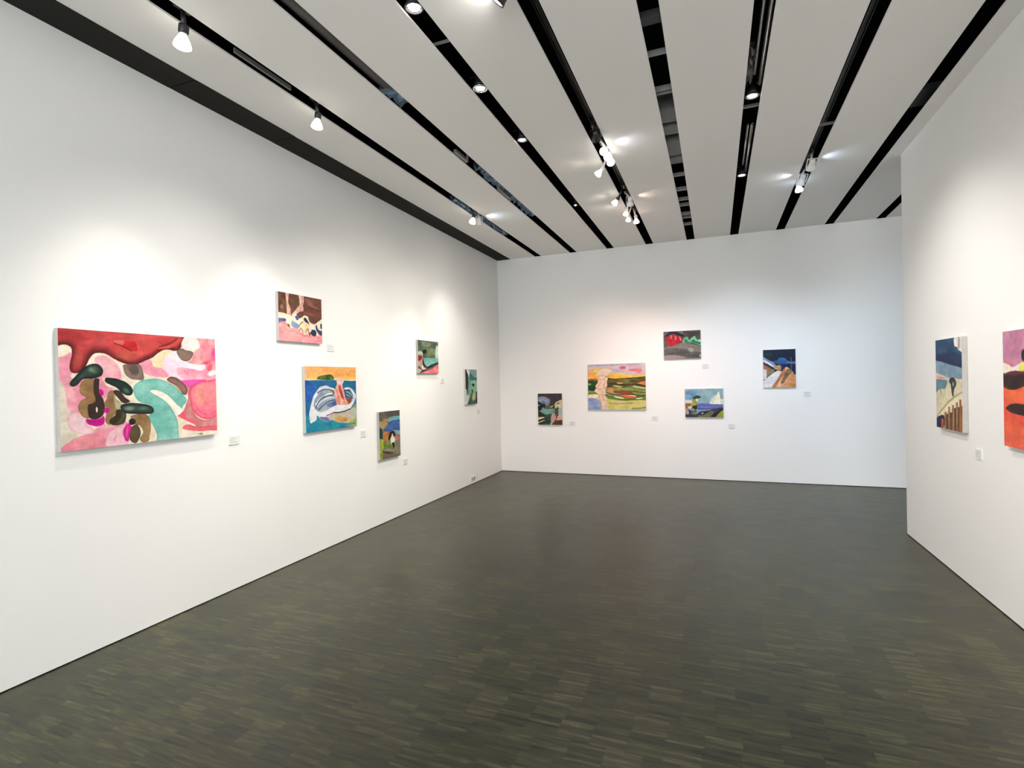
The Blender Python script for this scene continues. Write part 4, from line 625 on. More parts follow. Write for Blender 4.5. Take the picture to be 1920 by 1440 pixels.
def floor_material():
    m = bpy.data.materials.new('finger_parquet'); m.use_nodes = True; nt = m.node_tree; N = nt.nodes.new; K = nt.links.new
    b = nt.nodes['Principled BSDF']
    tc = N('ShaderNodeTexCoord'); sp = N('ShaderNodeSeparateXYZ'); K(tc.outputs['Object'], sp.inputs[0])
    def mth(op, a, bb=None):
        n = N('ShaderNodeMath'); n.operation = op
        for i, v in enumerate((a, bb)):
            if v is None: continue
            if isinstance(v, (int, float)): n.inputs[i].default_value = v
            else: K(v, n.inputs[i])
        return n.outputs[0]
    def wn(*v):
        c = N('ShaderNodeCombineXYZ')
        for i, a in enumerate(v):
            if isinstance(a, (int, float)): c.inputs[i].default_value = a
            else: K(a, c.inputs[i])
        w = N('ShaderNodeTexWhiteNoise'); w.noise_dimensions = '3D'; K(c.outputs[0], w.inputs['Vector']); return w.outputs['Value']
    LX, BY, SY = .150, .132, .019            # stave length, block depth, stave width
    band = mth('FLOOR', mth('DIVIDE', sp.outputs['Y'], BY))
    xo = mth('ADD', mth('DIVIDE', sp.outputs['X'], LX), mth('MULTIPLY', wn(band, 3.1, 0.), .55))
    colx = mth('FLOOR', xo); row = mth('FLOOR', mth('DIVIDE', sp.outputs['Y'], SY))
    stave = wn(colx, row, 1.7); block = wn(colx, band, 5.3)
    # grain running along each stave
    mp = N('ShaderNodeMapping'); mp.inputs['Scale'].default_value = (9, 75, 1); K(tc.outputs['Object'], mp.inputs['Vector'])
    g = N('ShaderNodeTexNoise'); g.inputs['Scale'].default_value = 1; g.inputs['Detail'].default_value = 6; K(mp.outputs[0], g.inputs['Vector'])
    big = N('ShaderNodeTexNoise'); big.inputs['Scale'].default_value = 1.1; big.inputs['Detail'].default_value = 3; K(tc.outputs['Object'], big.inputs['Vector'])
    t = mth('ADD', mth('ADD', mth('MULTIPLY', stave, .48), mth('MULTIPLY', block, .16)), mth('SUBTRACT', mth('MULTIPLY', g.outputs[0], 1.0), .32))
    cr = N('ShaderNodeValToRGB'); e = cr.color_ramp.elements
    e[0].position = .10; e[0].color = (.008, .009, .008, 1)
    e[1].position = .92; e[1].color = (.092, .088, .042, 1)
    a = e.new(.32); a.color = (.025, .026, .012, 1)
    a = e.new(.62); a.color = (.044, .043, .018, 1)
    K(t, cr.inputs[0])
    # seams between staves
    fx = mth('FRACT', xo); fy = mth('FRACT', mth('DIVIDE', sp.outputs['Y'], SY))
    sx = mth('LESS_THAN', fx, .008); sy = mth('LESS_THAN', fy, .05)
    seam = mth('MAXIMUM', sx, sy)
    mx = N('ShaderNodeMix'); mx.data_type = 'RGBA'; K(mth('MULTIPLY', seam, .45), mx.inputs['Factor'])
    K(cr.outputs[0], mx.inputs['A']); mx.inputs['B'].default_value = (.010, .010, .008, 1)
    vm = N('ShaderNodeVectorMath'); vm.operation = 'SCALE'; K(mx.outputs['Result'], vm.inputs[0])
    K(mth('ADD', mth('MULTIPLY', big.outputs[0], .5), .84), vm.inputs['Scale'])
    K(vm.outputs[0], b.inputs['Base Color'])
    rr = mth('ADD', mth('MULTIPLY', stave, .10), mth('ADD', mth('MULTIPLY', g.outputs[0], .12), .26))
    K(rr, b.inputs['Roughness']); b.inputs['Specular IOR Level'].default_value = .42
    bp = N('ShaderNodeBump'); bp.inputs['Strength'].default_value = .25; bp.inputs['Distance'].default_value = .0006
    K(mth('SUBTRACT', mth('ADD', stave, mth('MULTIPLY', g.outputs[0], .5)), seam), bp.inputs['Height']); K(bp.outputs[0], b.inputs['Normal'])
    return m

# ------------------------------------------------------------------ the room
struct('floor', boxes((-.1, XR+.1, YB, .1, -.06, 0)), floor_material(), 'dark grey-brown finger parquet floor')
struct('wall_left', boxes((-.12, 0, YB, .12, 0, H)), M_WALL)
struct('wall_far', boxes((0, XR, 0, .12, 0, H)), M_WALL)
struct('wall_partition', boxes((PX, PX+.16, -11.2, PY, 0, H)), M_WALL)
struct('wall_right', boxes((XR, XR+.12, YB, .12, 0, H)), M_WALL)
bm = bmesh.new()
edges = [S0W]
for i in range(1, 15): edges += [slot_x(i), slot_x(i)+SLOTW]
edges.append(XR)
for a, b in zip(edges[::2], edges[1::2]):
    if b > a: box(bm, a, min(b, XR), YB, 0, H, H+.012)
struct('ceiling', bm, M_CEIL, 'white ceiling panels with long open slots between them')
# black void above the panels
struct('ceiling', boxes((-.12, XR+.12, YB, .12, H+.62, H+.66), (-.12, 0, YB, .12, H, H+.62), (XR, XR+.12, YB, .12, H, H+.62),
                        (0, XR, 0, .12, H, H+.62), (0, XR, YB, YB+.1, H, H+.62)), M_VOID, 'black void above the ceiling slots')
# matt charcoal boards closing the gap along the left wall, slightly uneven lengths
bm = bmesh.new()
for a, b, x0, x1, dz in ((YB, -8.35, 0, .246, 0), (-8.34, -5.835, 0, .248, 0), (-5.825, -4.935, 0, .250, .001), (-4.925, -.945, 0, .242, 0), (-.935, 0, 0, .246, .002)):
    box(bm, x0, x1, a, b, H-.002+dz, H+.02)
struct('trim_1', bm, M_BOARD, 'charcoal board strip where ceiling meets the left wall')
# dark strips painting in the shade of the gap between walls and floor
struct('gap_shade_left', boxes((0, .002, YB, 0, 0, .006)), M_GAP)
struct('gap_shade_far', boxes((0, XR, -.002, 0, 0, .007)), M_GAP)
struct('gap_shade_partition', boxes((PX-.002, PX, -11.2, PY, 0, .006)), M_GAP)

# ------------------------------------------------------------------ things above the slots
M_DUCT = mat('galvanised_duct', (.14, .14, .13), .6, .4, metal=.1, noise=.5, nscale=5)
M_DARKDUCT = mat('dark_duct', (.05, .05, .048), .45, .5, noise=.4, nscale=6)
M_STEEL = mat('grey_steel', (.26, .26, .25), .5, .5, metal=.2)
M_PIPE = mat('pipe_metal', (.6, .58, .56), .25, .7, metal=.8)
M_TRACK = mat('track_black', (.015, .015, .016), .4, .5)
M_FOIL = mat('blue_foil', (.22, .32, .44), .35, .6, noise=.8, nscale=18, bump=.8, bscale=30)
M_FRAME = mat('dark_steelwork', (.035, .035, .04), .6, .3)

def above(name, label, cat, m, bs, tubes=(), group=None):
    bm = boxes(*bs)
    for p0, p1, r in tubes: tube(bm, p0, p1, r)
    return tag(obj(name, bm, m), label, cat, group)
def crumple(bm, x0, x1, y0, y1, z, amp, seed):
    rs = np.random.RandomState(seed); n = max(4, int((y1-y0)/.035)); rows = []
    for a in range(n+1):
        y = y0+(y1-y0)*a/n
        rows.append([bm.verts.new((x0+(x1-x0)*k/4, y+rs.uniform(-.012, .012), z+rs.uniform(0, amp))) for k in range(5)])
    top = [[bm.verts.new((v.co.x, v.co.y, z+amp+.02)) for v in (r[0], r[-1])] for r in rows]
    for a in range(n):
        for k in range(4): bm.faces.new((rows[a][k], rows[a][k+1], rows[a+1][k+1], rows[a+1][k]))
        bm.faces.new((rows[a][0], rows[a+1][0], top[a+1][0], top[a][0])); bm.faces.new((rows[a][4], rows[a+1][4], top[a+1][1], top[a][1]))
        bm.faces.new((top[a][0], top[a+1][0], top[a+1][1], top[a][1]))
def bundle(label, strips, m=None, cat='cables', name='cable_bundle'):
    bm = bmesh.new()
    for k, st in enumerate(strips): crumple(bm, *st, 40+k+int(abs(st[2])*10))
    return tag(obj(name, bm, m or M_FOIL), label, cat)
c = slot_c(5)
for y0, y1, lab, z in ((-4.10, -3.89, 'broad pale duct crossing above the fifth slot, nearest of its ducts', .013), (-3.81, -3.66, 'pale duct second in the fifth slot, behind the broadest one', .013),
                    (-3.52, -3.20, 'long grey duct third in the fifth slot, halfway to the far wall', .013), (-3.14, -3.00, 'short grey duct fourth in the fifth slot from the camera', .013)):
    above('air_duct', lab, 'duct', M_DUCT, [(c-.2, c+.2, y0, y1, H+z, H+z+.16)])
for q, (y, w) in enumerate(((-5.25, .08), (-4.86, .012), (-4.41, .010), (-4.36, .010), (-2.66, .016), (-2.22, .03), (-1.86, .02), (-1.64, .02), (-1.27, .025), (-1.10, .015), (-.78, .03))):
    above('ceiling_joist', ['topmost', 'second', 'third', 'fourth', 'fifth', 'sixth', 'seventh', 'eighth', 'ninth', 'tenth', 'last'][q]+' grey steel joist across the fifth slot, counted from the picture top', 'joist', M_STEEL if w < .05 else M_FRAME, [(c-.2, c+.2, y, y+w, H+.013, H+.05)], group='steel joists above the fifth slot')
c = slot_c(2)
above('air_duct', 'round dark duct running along the second slot', 'duct', M_DARKDUCT, [], [((c, -7.2, H+.105), (c, -5.2, H+.105), .085)])
bundle('bluish foil bundle in second slot beyond the round duct', [(c-.08, c+.06, -5.18, -4.9, H+.03, .05)])
bundle('long bluish foil bundle in the second slot near far wall', [(c-.085, c+.085, -3.6, -1.9, H+.032, .07)])
above('hanger_bracket', 'pale bracket in the second slot above the ceiling edge', 'bracket', M_STEEL, [(c-.05, c-.02, -4.1, -3.85, H+.013, H+.04), (c-.02, c+.0, -3.9, -3.89, H+.013, H+.10)])
above('hanger_bracket', 'small pale bracket in second slot nearer the far wall', 'bracket', M_STEEL, [(c-.05, c-.02, -3.1, -2.75, H+.013, H+.026), (c-.05, c-.04, -3.1, -3.08, H+.013, H+.028)])
c = slot_c(1)
bundle('bright bluish foil bundle in first slot beside the spotlights', [(c-.085, c-.028, -2.95, -1.3, H+.02, .04), (c+.028, c+.085, -2.95, -2.5, H+.02, .04), (c+.028, c+.085, -2.2, -1.3, H+.02, .04)])
above('steel_channel', 'short shiny channel in the first slot near the camera', 'channel', M_STEEL, [(c-.035, c-.025, -5.92, -5.45, H+.02, H+.05)])
c = slot_c(6)
for k, (dx, r, y0, y1) in enumerate(((-.0, .010, -7.5, -4.3), (.045, .014, -7.5, -4.15), (0, .009, -3.5, -2.6), (.035, .012, -3.5, -2.4))):
    above('ceiling_pipe', ['thin pipe along the sixth slot at the picture top', 'thicker shiny pipe along the sixth slot at the picture top', 'thin pipe in the sixth slot between its two spotlights', 'shiny pipe in sixth slot between its two spotlights'][k], 'pipe', M_PIPE, [], [((c+dx, y0, H+.05), (c+dx, y1, H+.05), r)])
bundle('crumpled grey duct in the sixth slot before its first spotlight', [(c-.055, c-.012, -4.62, -4.2, H+.02, .05)], M_DUCT, 'duct', 'air_duct')
above('ceiling_joist', 'grey joist crossing the sixth slot', 'joist', M_STEEL, [(c-.2, c+.2, -3.86, -3.84, H+.03, H+.05)])
c = slot_c(7)
above('ceiling_joist', 'grey joist crossing the seventh slot before its spotlights', 'joist', M_STEEL, [(c-.2, c+.2, -3.25, -3.235, H+.04, H+.06)])
c = slot_c(8)
above('ceiling_joist', 'grey joist crossing the eighth slot beside the partition', 'joist', M_FRAME, [(c-.2, c+.2, -3.5, -3.2, H+.08, H+.12)])
c = slot_c(3)
above('ceiling_joist', 'thin joist crossing the third slot between its downlights', 'joist', M_STEEL, [(c-.2, c+.2, -5.48, -5.47, H+.03, H+.045)])
c = slot_c(9)
above('air_duct', 'dark duct in the ninth slot beside the partition top', 'duct', M_DARKDUCT, [(c-.2, c+.2, -1.5, -1.2, H+.03, H+.1)])

def track(i, y0, y1, label):
    c = slot_c(i)
    t = thing('lighting_track', label, 'lighting track', (c, y0, H+.075))
    L = y1-y0
    obj('track_rail', boxes((-.018, -.014, 0, L, 0, .032), (.014, .018, 0, L, 0, .032), (-.018, .018, 0, L, .026, .032)), M_TRACK, t)
    for s in (-1, 1):
        obj('conductor', boxes((s*.009-.0015, s*.009+.0015, .01, L-.01, .018, .024)), M_STEEL, t)
track(1, -9, -2.0, 'black lighting track inside the first slot by the left wall')
track(4, -9, -1.4, 'black lighting track with pale lines inside the fourth slot')
track(7, -9, -1.6, 'black lighting track inside the seventh slot')

# ------------------------------------------------------------------ lamps
M_BLACK = mat('lamp_black', (.02, .018, .018), .4, .5)
M_WHITE = mat('lamp_white', (.78, .76, .74), .35, .5)
M_CHROME = mat('lamp_chrome', (.75, .75, .75), .15, .5, metal=1)
LENS = {}
def lens_mat(color, s):
    k = (color, s)
    if k not in LENS:
        LENS[k] = mat('lamp_lens', (.9, .9, .88), .3, .5, emit=color, estr=s)
    return LENS[k]
WARM = (1, .93, .80); PINK = (1, .71, .62); COOL = (.62, .77, 1.0); NEUT = (1, .965, .92); LAV = (.9, .88, 1)

def add_spot(parent, p, aim, power, color, size, blend=1.0, radius=.03):
    ld = bpy.data.lights.new('lamp_beam', 'SPOT'); ld.energy = power*SPOT_GAIN; ld.color = color
    ld.spot_size = math.radians(size); ld.spot_blend = blend; ld.shadow_soft_size = radius*.6
    o = bpy.data.objects.new('lamp_beam', ld); COL.objects.link(o)
    d = (Vector(aim)-Vector(p)).normalized()
    o.rotation_euler = d.to_track_quat('-Z', 'Y').to_euler(); o.location = Vector(p)-Vector(parent.location)
    o.parent = parent
    return o

def track_spot(i, pos, aim, label, power, color=NEUT, size=75, body='black', scale=1.0, lit=True, leak=(), lens=30, group=None, bulb=False):
    """head at pos hanging from slot i, looking at aim"""
    pos = Vector(pos); base = Vector((slot_c(i), pos.y, H+.075))
    t = thing('track_spotlight', label, 'spotlight', base, 0, group)
    mb = M_BLACK if body == 'black' else M_WHITE
    q = (Vector(aim)-pos).normalized().to_track_quat('-Z', 'Y').to_matrix().to_4x4()
    T = Matrix.Translation(pos-base) @ q @ Matrix.Scale(scale, 4)
    obj('track_adapter', boxes((-.016, .016, -.05, .05, -.035, .002)), M_BLACK, t, .003)
    if bulb:        # open lamp holder with a reflector bulb standing out of it
        neck = T @ Vector((0, 0, .072))
        bm = bmesh.new(); tube(bm, (0, 0, -.03), neck, .013*scale); obj('stem', bm, mb, t)
        bm = bmesh.new(); lathe(bm, [(.010, .080), (.024, .078), (.026, .070), (.026, .040), (.023, .034), (.016, .032)]); bm.transform(T); obj('lamp_holder', bm, mb, t)
        bm = bmesh.new(); lathe(bm, [(.015, .036), (.018, .028), (.028, .010), (.039, -.010), (.044, -.026), (.045, -.034), (.042, -.040), (.030, -.047), (.012, -.051)])
        bm.transform(T); obj('reflector_bulb', bm, lens_mat(color, 4), t)
    else:
        bm = bmesh.new(); tube(bm, (0, 0, -.03), (pos.x-base.x, 0, pos.z-base.z+.055*scale), .011*scale); obj('stem', bm, mb, t)
        bm = bmesh.new()                                     # yoke: two arms and a bridge over the head
        box(bm, -.052, -.047, -.010, .010, -.02, .075); box(bm, .047, .052, -.010, .010, -.02, .075); box(bm, -.052, .052, -.010, .010, .071, .076)
        bm.transform(T); obj('yoke', bm, mb, t)
        bm = bmesh.new()                                     # ribbed housing flaring to the rim
        lathe(bm, [(.016, .070), (.026, .066), (.028, .050), (.031, .049), (.031, .043), (.028, .042), (.029, .030), (.032, .029), (.032, .023), (.030, .022),
                   (.034, .010), (.041, -.012), (.046, -.034), (.048, -.046), (.045, -.046), (.042, -.036), (.012, -.034)])
        bm.transform(T); obj('lamp_head', bm, mb, t)
        bm = bmesh.new(); lathe(bm, [(.043, -.0365), (.0435, -.039), (.030, -.043), (.010, -.0455)])
        bm.transform(T); obj('lamp_lens', bm, lens_mat(color if lit else (0, 0, 0), lens if lit else 0), t)
    if lit:
        p = pos+(Vector(aim)-pos).normalized()*.066*scale
        add_spot(t, p, aim, power, color, size)
    for (dx, dy, dz, pw, cl, sz) in leak:
        add_spot(t, pos+Vector((dx, dy, 0)).normalized()*.06, pos+Vector((dx, dy, dz)), pw, cl, sz)
    return t

def recessed(i, y, aim, label, power, color=NEUT, size=80, lit=True, r=.042, tilt=0, dx=0., lens=40):
    pos = Vector((slot_c(i)+dx, y, H+.014))
    t = thing('recessed_spotlight', label, 'spotlight', pos)
    q = Matrix.Rotation(tilt, 4, 'X')
    bm = bmesh.new(); lathe(bm, [(r+.010, .004), (r+.012, .000), (r+.010, -.004), (r+.002, -.006), (r, -.004), (r, .004)]); bm.transform(q); obj('trim_ring', bm, M_CHROME if not lit else M_BLACK, t)
    bm = bmesh.new(); lathe(bm, [(.018, .09), (r*.8, .085), (r, .03), (r+.001, .005), (r-.004, .006), (.01, .02)]); bm.transform(q); obj('lamp_housing', bm, M_BLACK, t)
    bm = bmesh.new(); lathe(bm, [(r-.006, .006), (r-.008, .001), (r*.5, -.004), (.006, -.006)]); bm.transform(q)
    obj('lamp_lens', bm, lens_mat(color, lens), t)
    obj('bracket', boxes((-SLOTW/2-.02, SLOTW/2+.02, -.006, .006, .088, .094)), M_BLACK, t)
    if lit: add_spot(t, pos+Vector((0, 0, -.02)), aim, power, color, size)
    return t


track_spot(1, (.725, -6.28, 3.485), (0, -6.1, .3), 'glowing bulb on a black stem under the first slot, nearest the camera', 58, WARM, 60, bulb=True, scale=1.02)
track_spot(1, (.745, -5.24, 3.485), (0, -5.0, .3), 'glowing bulb under the first slot, second from the camera', 68, WARM, 60, bulb=True, scale=.92)
track_spot(1, (.765, -2.60, 3.49), (0, -3.2, 0), 'round glowing bulb under the first slot, just before the white spotlight', 80, WARM, 54, bulb=True, scale=.9)
track_spot(1, (.735, -2.36, 3.54), (0, -1.35, .3), 'white spotlight tucked in the first slot, throwing cool light on the ceiling', 55, NEUT, 72, body='white', scale=.85, leak=((1, .3, .30, 2.2, COOL, 100), (.6, 1.0, .30, .5, PINK, 80)))
recessed(3, -5.83, (0, -5.6, 1.0), 'bright round recessed downlight in the third slot, nearest the camera', 45, NEUT, 75)
recessed(3, -4.95, (1.95, -4.9, 0), 'dim ringed recessed downlight in the third slot, second from the camera', 0, NEUT, 80, lit=False, lens=1.2)
recessed(3, -4.08, (0, -4.4, 1.0), 'bright recessed downlight in third slot, third from the camera', 80, NEUT, 75, r=.036)
recessed(3, -2.22, (1.95, -2.2, 0), 'tiny bright recessed downlight in third slot nearest the far wall', 12, NEUT, 80, r=.018)
track_spot(4, (2.47, -5.86, 3.535), (0, -5.65, 1.0), 'dark spotlight cut by the top picture edge, beside the fourth slot', 95, NEUT, 74, leak=((-1, .5, .32, 2.2, NEUT, 105),))
track_spot(4, (2.465, -3.40, 3.50), (0, -3.5, .9), 'round glowing bulb left of the fourth slot, on a slanted pale stem', 115, WARM, 90, body='white', bulb=True, scale=.75, leak=((-1, -.1, .32, .45, PINK, 90),))
track_spot(4, (2.59, -3.78, 3.535), (1.9, -8.0, .2), 'large bright bulb in the fourth slot, nearer of the tight trio', 15, NEUT, 90, body='white', bulb=True, scale=.8, leak=((1, .3, .32, 1.3, LAV, 100),))
track_spot(4, (2.60, -3.66, 3.535), (2.4, -7.0, .0), 'large bright bulb in the fourth slot, middle of the tight trio', 15, NEUT, 90, body='white', bulb=True, scale=.82)
track_spot(4, (2.60, -3.54, 3.535), (3.0, -6.0, .0), 'large bright bulb in the fourth slot, farthest of the tight trio', 15, NEUT, 90, body='white', bulb=True, scale=.82)
track_spot(4, (2.56, -3.98, 3.58), (2.4, 0, 1.4), 'unlit dark spotlight in the fourth slot just before the bright trio', 0, NEUT, 80, lit=False, scale=.8)
track_spot(4, (2.46, -2.50, 3.50), (0, -2.0, .9), 'glowing bulb on a black arm left of the fourth slot, before the far cluster', 105, WARM, 90, bulb=True, scale=.75, leak=((-1, .4, .32, .6, NEUT, 90),))
track_spot(4, (2.59, -2.30, 3.54), (2.3, 0, .5), 'warm spotlight inside the fourth slot, right side of the far cluster', 38, PINK, 85, body='white', scale=.85, leak=((1, .2, .32, .9, PINK, 100),))
track_spot(4, (2.505, -2.05, 3.50), (1.2, 0, .5), 'warm bulb in the middle of the far cluster below the fourth slot', 42, PINK, 85, body='white', bulb=True, scale=.7, leak=((-1, .2, .32, .7, NEUT, 90),))
track_spot(4, (2.50, -1.84, 3.49), (1.8, 0, .2), 'pale bulb low in the far cluster, left below the fourth slot', 50, PINK, 85, body='white', bulb=True, scale=.7)
track_spot(4, (2.575, -1.70, 3.50), (2.8, 0, .3), 'white long-necked bulb in fourth slot closest to the far wall', 55, PINK, 80, body='white', bulb=True, scale=.8)
recessed(6, -4.06, (5.13, -3.2, .1), 'bright recessed downlight in the sixth slot, nearer the camera', 100, NEUT, 95, r=.040)
recessed(6, -2.40, (3.6, 0, .6), 'bright recessed downlight in the sixth slot, nearer the far wall', 50, NEUT, 80, r=.036)
track_spot(7, (4.35, -2.62, 3.54), (4.0, 0, .9), 'white spotlight in the seventh slot, nearer the camera of three', 52, COOL, 75, body='white', scale=.9, leak=((1, .0, .32, 1.0, COOL, 100),))
track_spot(7, (4.32, -2.22, 3.54), (3.4, 0, .6), 'white spotlight in the seventh slot, middle of three', 60, COOL, 75, body='white', scale=.9, leak=((-1, .0, .32, 1.0, LAV, 100),))
track_spot(7, (4.32, -2.02, 3.53), (5.2, 0, .2), 'white glowing bulb in the seventh slot, farthest of three', 35, COOL, 80, body='white', bulb=True, scale=.9)
# unseen lamps added behind and above the camera to brighten walls and partition
track_spot(4, (2.6, -6.7, 3.50), (5.13, -4.2, .75), 'added unseen white spotlight above the camera aimed at the partition paintings', 250, (1, .90, .87), 64, body='white')
for k, (i, x, y, ax, ay, P, lab) in enumerate(((1, .73, -8.2, 0, -8.1, 40, 'added fill spotlight behind the camera, nearest to it under the first slot'), (1, .73, -10.0, 0, -9.8, 60, 'added fill spotlight far behind the camera under the first slot'),
        (4, 2.5, -9.6, 2.0, -9.9, 20, 'added fill spotlight behind the camera under the fourth slot'), (7, 4.35, -7.6, 5.13, -6.9, 80, 'added fill spotlight beside the camera above the partition'), (7, 4.35, -9.8, 5.13, -9.6, 60, 'added fill spotlight behind the camera above the partition'))):
    track_spot(i, (x, y, 3.5), (ax, ay, 1.0 if ax in (0, 5.13) else 0), lab, P, NEUT, 80, group='added fill spotlights behind the camera')
track_spot(9, (5.56, -2.2, 3.5), (6.0, 0, .3), 'spotlight beyond the partition lighting the passage', 45, (.62, .80, 1), 100)

# ------------------------------------------------------------------ paintings
M_SIDE = mat('raw_canvas_side', (.50, .485, .455), .85, .2, noise=.12, nscale=30, bump=.5, bscale=500)
def paint_material():
    m = bpy.data.materials.new('oil_paint_on_canvas'); m.use_nodes = True; nt = m.node_tree; N = nt.nodes.new; K = nt.links.new
    b = nt.nodes['Principled BSDF']; a = N('ShaderNodeAttribute'); a.attribute_name = 'pigment'
    tc = N('ShaderNodeTexCoord'); n = N('ShaderNodeTexNoise'); n.inputs['Scale'].default_value = 38; n.inputs['Detail'].default_value = 6
    K(tc.outputs['Object'], n.inputs['Vector'])
    r = N('ShaderNodeMapRange'); r.inputs[3].default_value = .84; r.inputs[4].default_value = 1.12; K(n.outputs[0], r.inputs[0])
    v = N('ShaderNodeVectorMath'); v.operation = 'SCALE'; K(a.outputs['Color'], v.inputs[0]); K(r.outputs[0], v.inputs['Scale'])
    K(v.outputs[0], b.inputs['Base Color']); b.inputs['Roughness'].default_value = .62; b.inputs['Specular IOR Level'].default_value = .3
    w = N('ShaderNodeTexNoise'); w.inputs['Scale'].default_value = 420; K(tc.outputs['Object'], w.inputs['Vector'])
    bp = N('ShaderNodeBump'); bp.inputs['Strength'].default_value = .3; bp.inputs['Distance'].default_value = .0008
    K(w.outputs[0], bp.inputs['Height']); K(bp.outputs[0], b.inputs['Normal'])
    return m
M_PAINT = paint_material()
PIGMENT = .88

def painting(key, seed, loc, rotz, w, h, label, res, t=.03):
    asp, layers = ART[key]
    root = thing('painting', label, 'painting', loc, rotz)
    nx, ny = max(2, int(round(res*min(1, asp)))), max(2, int(round(res*min(1, 1/asp))))
    U, V = np.meshgrid(np.linspace(0, 1, nx), np.linspace(0, 1, ny))
    rgb = paint(asp, layers, U*asp, V, seed)
    lin = np.where(rgb <= .04045, rgb/12.92, ((rgb+.055)/1.055)**2.4)**1.28*PIGMENT
    co = np.stack([(U-.5)*w, np.full(U.shape, -t), h*(1-V)], -1).reshape(-1, 3)
    idx = np.arange(nx*ny).reshape(ny, nx)
    quads = np.stack([idx[1:, :-1], idx[1:, 1:], idx[:-1, 1:], idx[:-1, :-1]], -1).reshape(-1, 4)
    me = bpy.data.meshes.new('canvas')
    me.vertices.add(len(co)); me.vertices.foreach_set('co', co.ravel())
    me.loops.add(len(quads)*4); me.loops.foreach_set('vertex_index', quads.ravel().astype(np.int32))
    me.polygons.add(len(quads)); me.polygons.foreach_set('loop_start', np.arange(0, len(quads)*4, 4, dtype=np.int32))
    me.update(calc_edges=True); me.validate()
    at = me.color_attributes.new('pigment', 'FLOAT_COLOR', 'POINT')
    rgba = np.concatenate([lin.reshape(-1, 3), np.ones((nx*ny, 1))], 1).astype(np.float32)
    at.data.foreach_set('color', rgba.ravel())
    me.materials.append(M_PAINT)
    o = bpy.data.objects.new('canvas', me); COL.objects.link(o); o.parent = root
    # stretcher wrapped in primed canvas, its folded corners and four bars at the back
    bm = bmesh.new(); box(bm, -w/2, w/2, -t+.0004, -.002, 0, h)
    s = obj('stretcher_frame', bm, M_SIDE, root)
    return root


LW, FW, PW = math.pi/2, 0, -math.pi/2
def on_left(k, s, y0, y1, z0, z1, lab, res, t=.03): painting(k, s, (0, (y0+y1)/2, z0), LW, y1-y0, z1-z0, lab, res, t)
def on_far(k, s, x0, x1, z0, z1, lab, res, t=.03): painting(k, s, ((x0+x1)/2, 0, z0), FW, x1-x0, z1-z0, lab, res, t)
def on_part(k, s, y0, y1, z0, z1, lab, res, t=.03): painting(k, s, (PX, (y0+y1)/2, z0), PW, y0-y1, z1-z0, lab, res, t)
on_left('pink', 11, -6.548, -5.556, 1.206, 1.901, 'large pink abstract painting with red drips and dark pebble shapes', 440, .034)
on_left('legs', 12, -4.939, -4.415, 1.931, 2.347, 'brown and pink painting of pale legs over blue stones, highest on left wall', 230)
on_left('swan', 13, -4.652, -3.935, 1.120, 1.720, 'blue sea painting with a white swan-like boat under orange sky', 290)
on_left('hat', 14, -3.553, -3.151, .711, 1.237, 'narrow painting of dark-haired figure in white, lowest on the left wall', 220)
on_left('gsq', 15, -2.713, -2.203, 1.664, 2.080, 'green painting with pink corner and small dark head shape', 220)
on_left('gtall', 16, -1.404, -1.008, 1.206, 1.728, 'tall teal green painting on left wall nearest the corner', 200)
on_far('lotus', 17, .687, 1.099, .802, 1.320, 'dark painting with lilac arc and mint band, leftmost on far wall', 220)
on_far('hills', 18, 1.541, 2.445, 1.054, 1.777, 'wide painting of green striped hills with pale outlined figure', 320)
on_far('red', 19, 2.728, 3.259, 1.821, 2.240, 'grey painting with red lantern shape and mint peaks, highest on far wall', 220)
on_far('coast', 20, 3.023, 3.555, .938, 1.363, 'light blue coast painting with a figure in a green hat', 220)
on_far('desert', 21, 4.099, 4.511, 1.367, 1.905, 'navy sky painting over orange cliffs and white road, rightmost on far wall', 220)
on_part('cactus', 22, -3.226, -3.705, 1.103, 1.793, 'tall painting of blue sky, dark cactus and brown fence on partition', 300, .034)
on_part('face', 23, -4.285, -4.885, 1.084, 1.780, 'red and mauve painting cut off by the right picture edge', 260, .034)

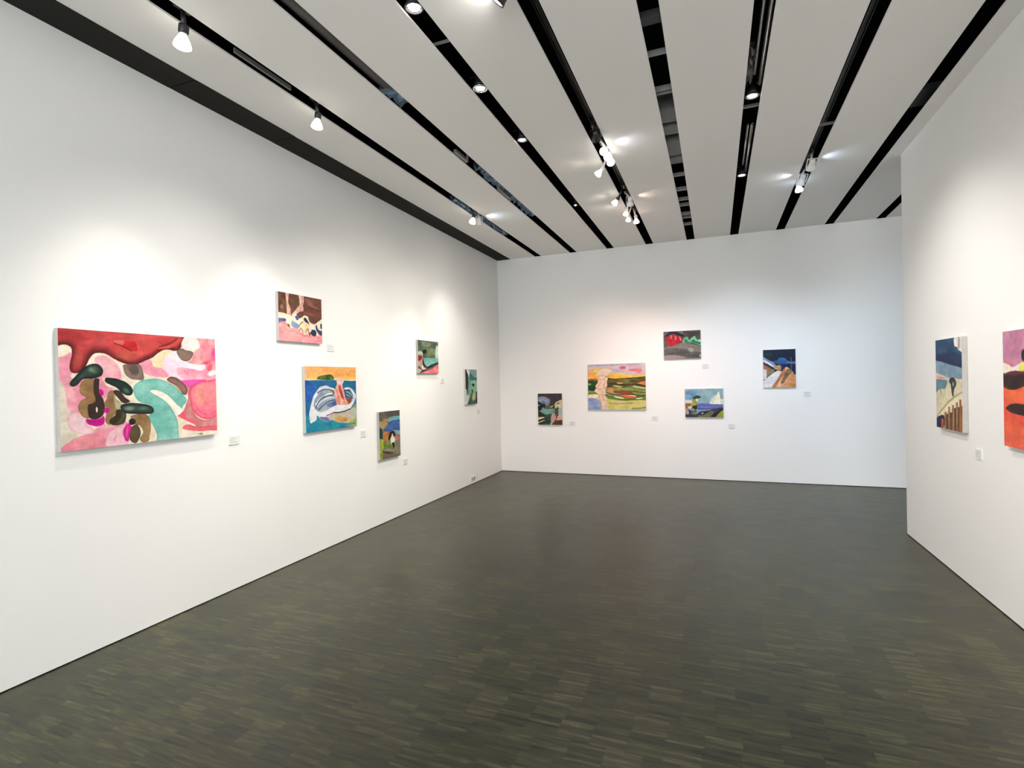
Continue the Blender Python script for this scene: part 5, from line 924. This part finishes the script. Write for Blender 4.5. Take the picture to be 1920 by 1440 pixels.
# ------------------------------------------------------------------ wall labels
def card_material():
    m = bpy.data.materials.new('printed_card'); m.use_nodes = True; nt = m.node_tree; N = nt.nodes.new; K = nt.links.new
    b = nt.nodes['Principled BSDF']; b.inputs['Roughness'].default_value = .6
    tc = N('ShaderNodeTexCoord'); sp = N('ShaderNodeSeparateXYZ'); K(tc.outputs['Object'], sp.inputs[0])
    def mth(op, a, bb):
        n = N('ShaderNodeMath'); n.operation = op
        for i, v in enumerate((a, bb)):
            if isinstance(v, (int, float)): n.inputs[i].default_value = v
            else: K(v, n.inputs[i])
        return n.outputs[0]
    z = mth('DIVIDE', sp.outputs['Z'], .0075); line = mth('LESS_THAN', mth('FRACT', z, 0), .38)
    w = N('ShaderNodeTexWhiteNoise'); w.noise_dimensions = '1D'; K(mth('FLOOR', z, 0), w.inputs['W'])
    xlim = mth('LESS_THAN', sp.outputs['X'], mth('ADD', mth('MULTIPLY', w.outputs['Value'], .05), -.014))
    ins = mth('MULTIPLY', mth('GREATER_THAN', sp.outputs['X'], -.040), mth('MULTIPLY', mth('GREATER_THAN', sp.outputs['Z'], .012), mth('LESS_THAN', sp.outputs['Z'], .060)))
    fr = mth('LESS_THAN', sp.outputs['Y'], -.0055)
    f = mth('MULTIPLY', mth('MULTIPLY', line, xlim), mth('MULTIPLY', ins, fr))
    mx = N('ShaderNodeMix'); mx.data_type = 'RGBA'; K(mth('MULTIPLY', f, .55), mx.inputs['Factor'])
    mx.inputs['A'].default_value = (.76, .76, .73, 1); mx.inputs['B'].default_value = (.30, .30, .29, 1)
    K(mx.outputs['Result'], b.inputs['Base Color'])
    return m
M_CARD = card_material()
CARDS = [
 (0, -5.386, 1.141, LW, 'small white card right of the large pink abstract'), (0, -4.27, 1.902, LW, 'small white card below right of the brown legs painting'),
 (0, -3.80, 1.029, LW, 'small white card right of the blue swan boat painting'), (0, -3.012, .619, LW, 'small white card right of the lowest narrow painting'),
 (0, -2.061, 1.566, LW, 'small white card below right of the green and pink painting'), (0, -.914, 1.075, LW, 'small white card beside the corner, right of the teal painting'),
 (1.262, 0, .826, FW, 'small white card right of the dark lilac arc painting'), (2.573, 0, .916, FW, 'small white card right of the striped hills painting'),
 (3.322, 0, 1.699, FW, 'small white card below right of the red lantern painting'), (3.665, 0, .807, FW, 'small white card below right of the light blue coast painting'),
 (4.653, 0, 1.27, FW, 'small white card below right of the navy and orange painting'), (PX, -3.866, .971, PW, 'small white card on the partition, below the tall cactus painting')]
for (x, y, z, rz, lab) in CARDS:
    bm = bmesh.new(); box(bm, -.045, .045, -.007, .0, 0, .07)
    o = obj('wall_label', bm, M_CARD, None, .0012); o.location = (x, y, z-.035); o.rotation_euler = (0, 0, rz)
    tag(o, lab, 'wall label', 'exhibition labels beside the paintings')

# ------------------------------------------------------------------ floor-level socket on the left wall
t = thing('wall_socket', 'small white double socket low on the left wall near the corner', 'socket', (0, -1.17, .045), math.pi/2)
obj('face_plate', boxes((-.075, .075, -.010, 0, 0, .07)), mat('socket_plastic', (.70, .71, .70), .4, .5), t, .003)
for dx in (-.034, .034):
    bm = bmesh.new(); tube(bm, (dx, -.0125, .035), (dx, -.0085, .035), .021); obj('socket_outlet', bm, mat('socket_grey', (.28, .29, .29), .5, .4), t)
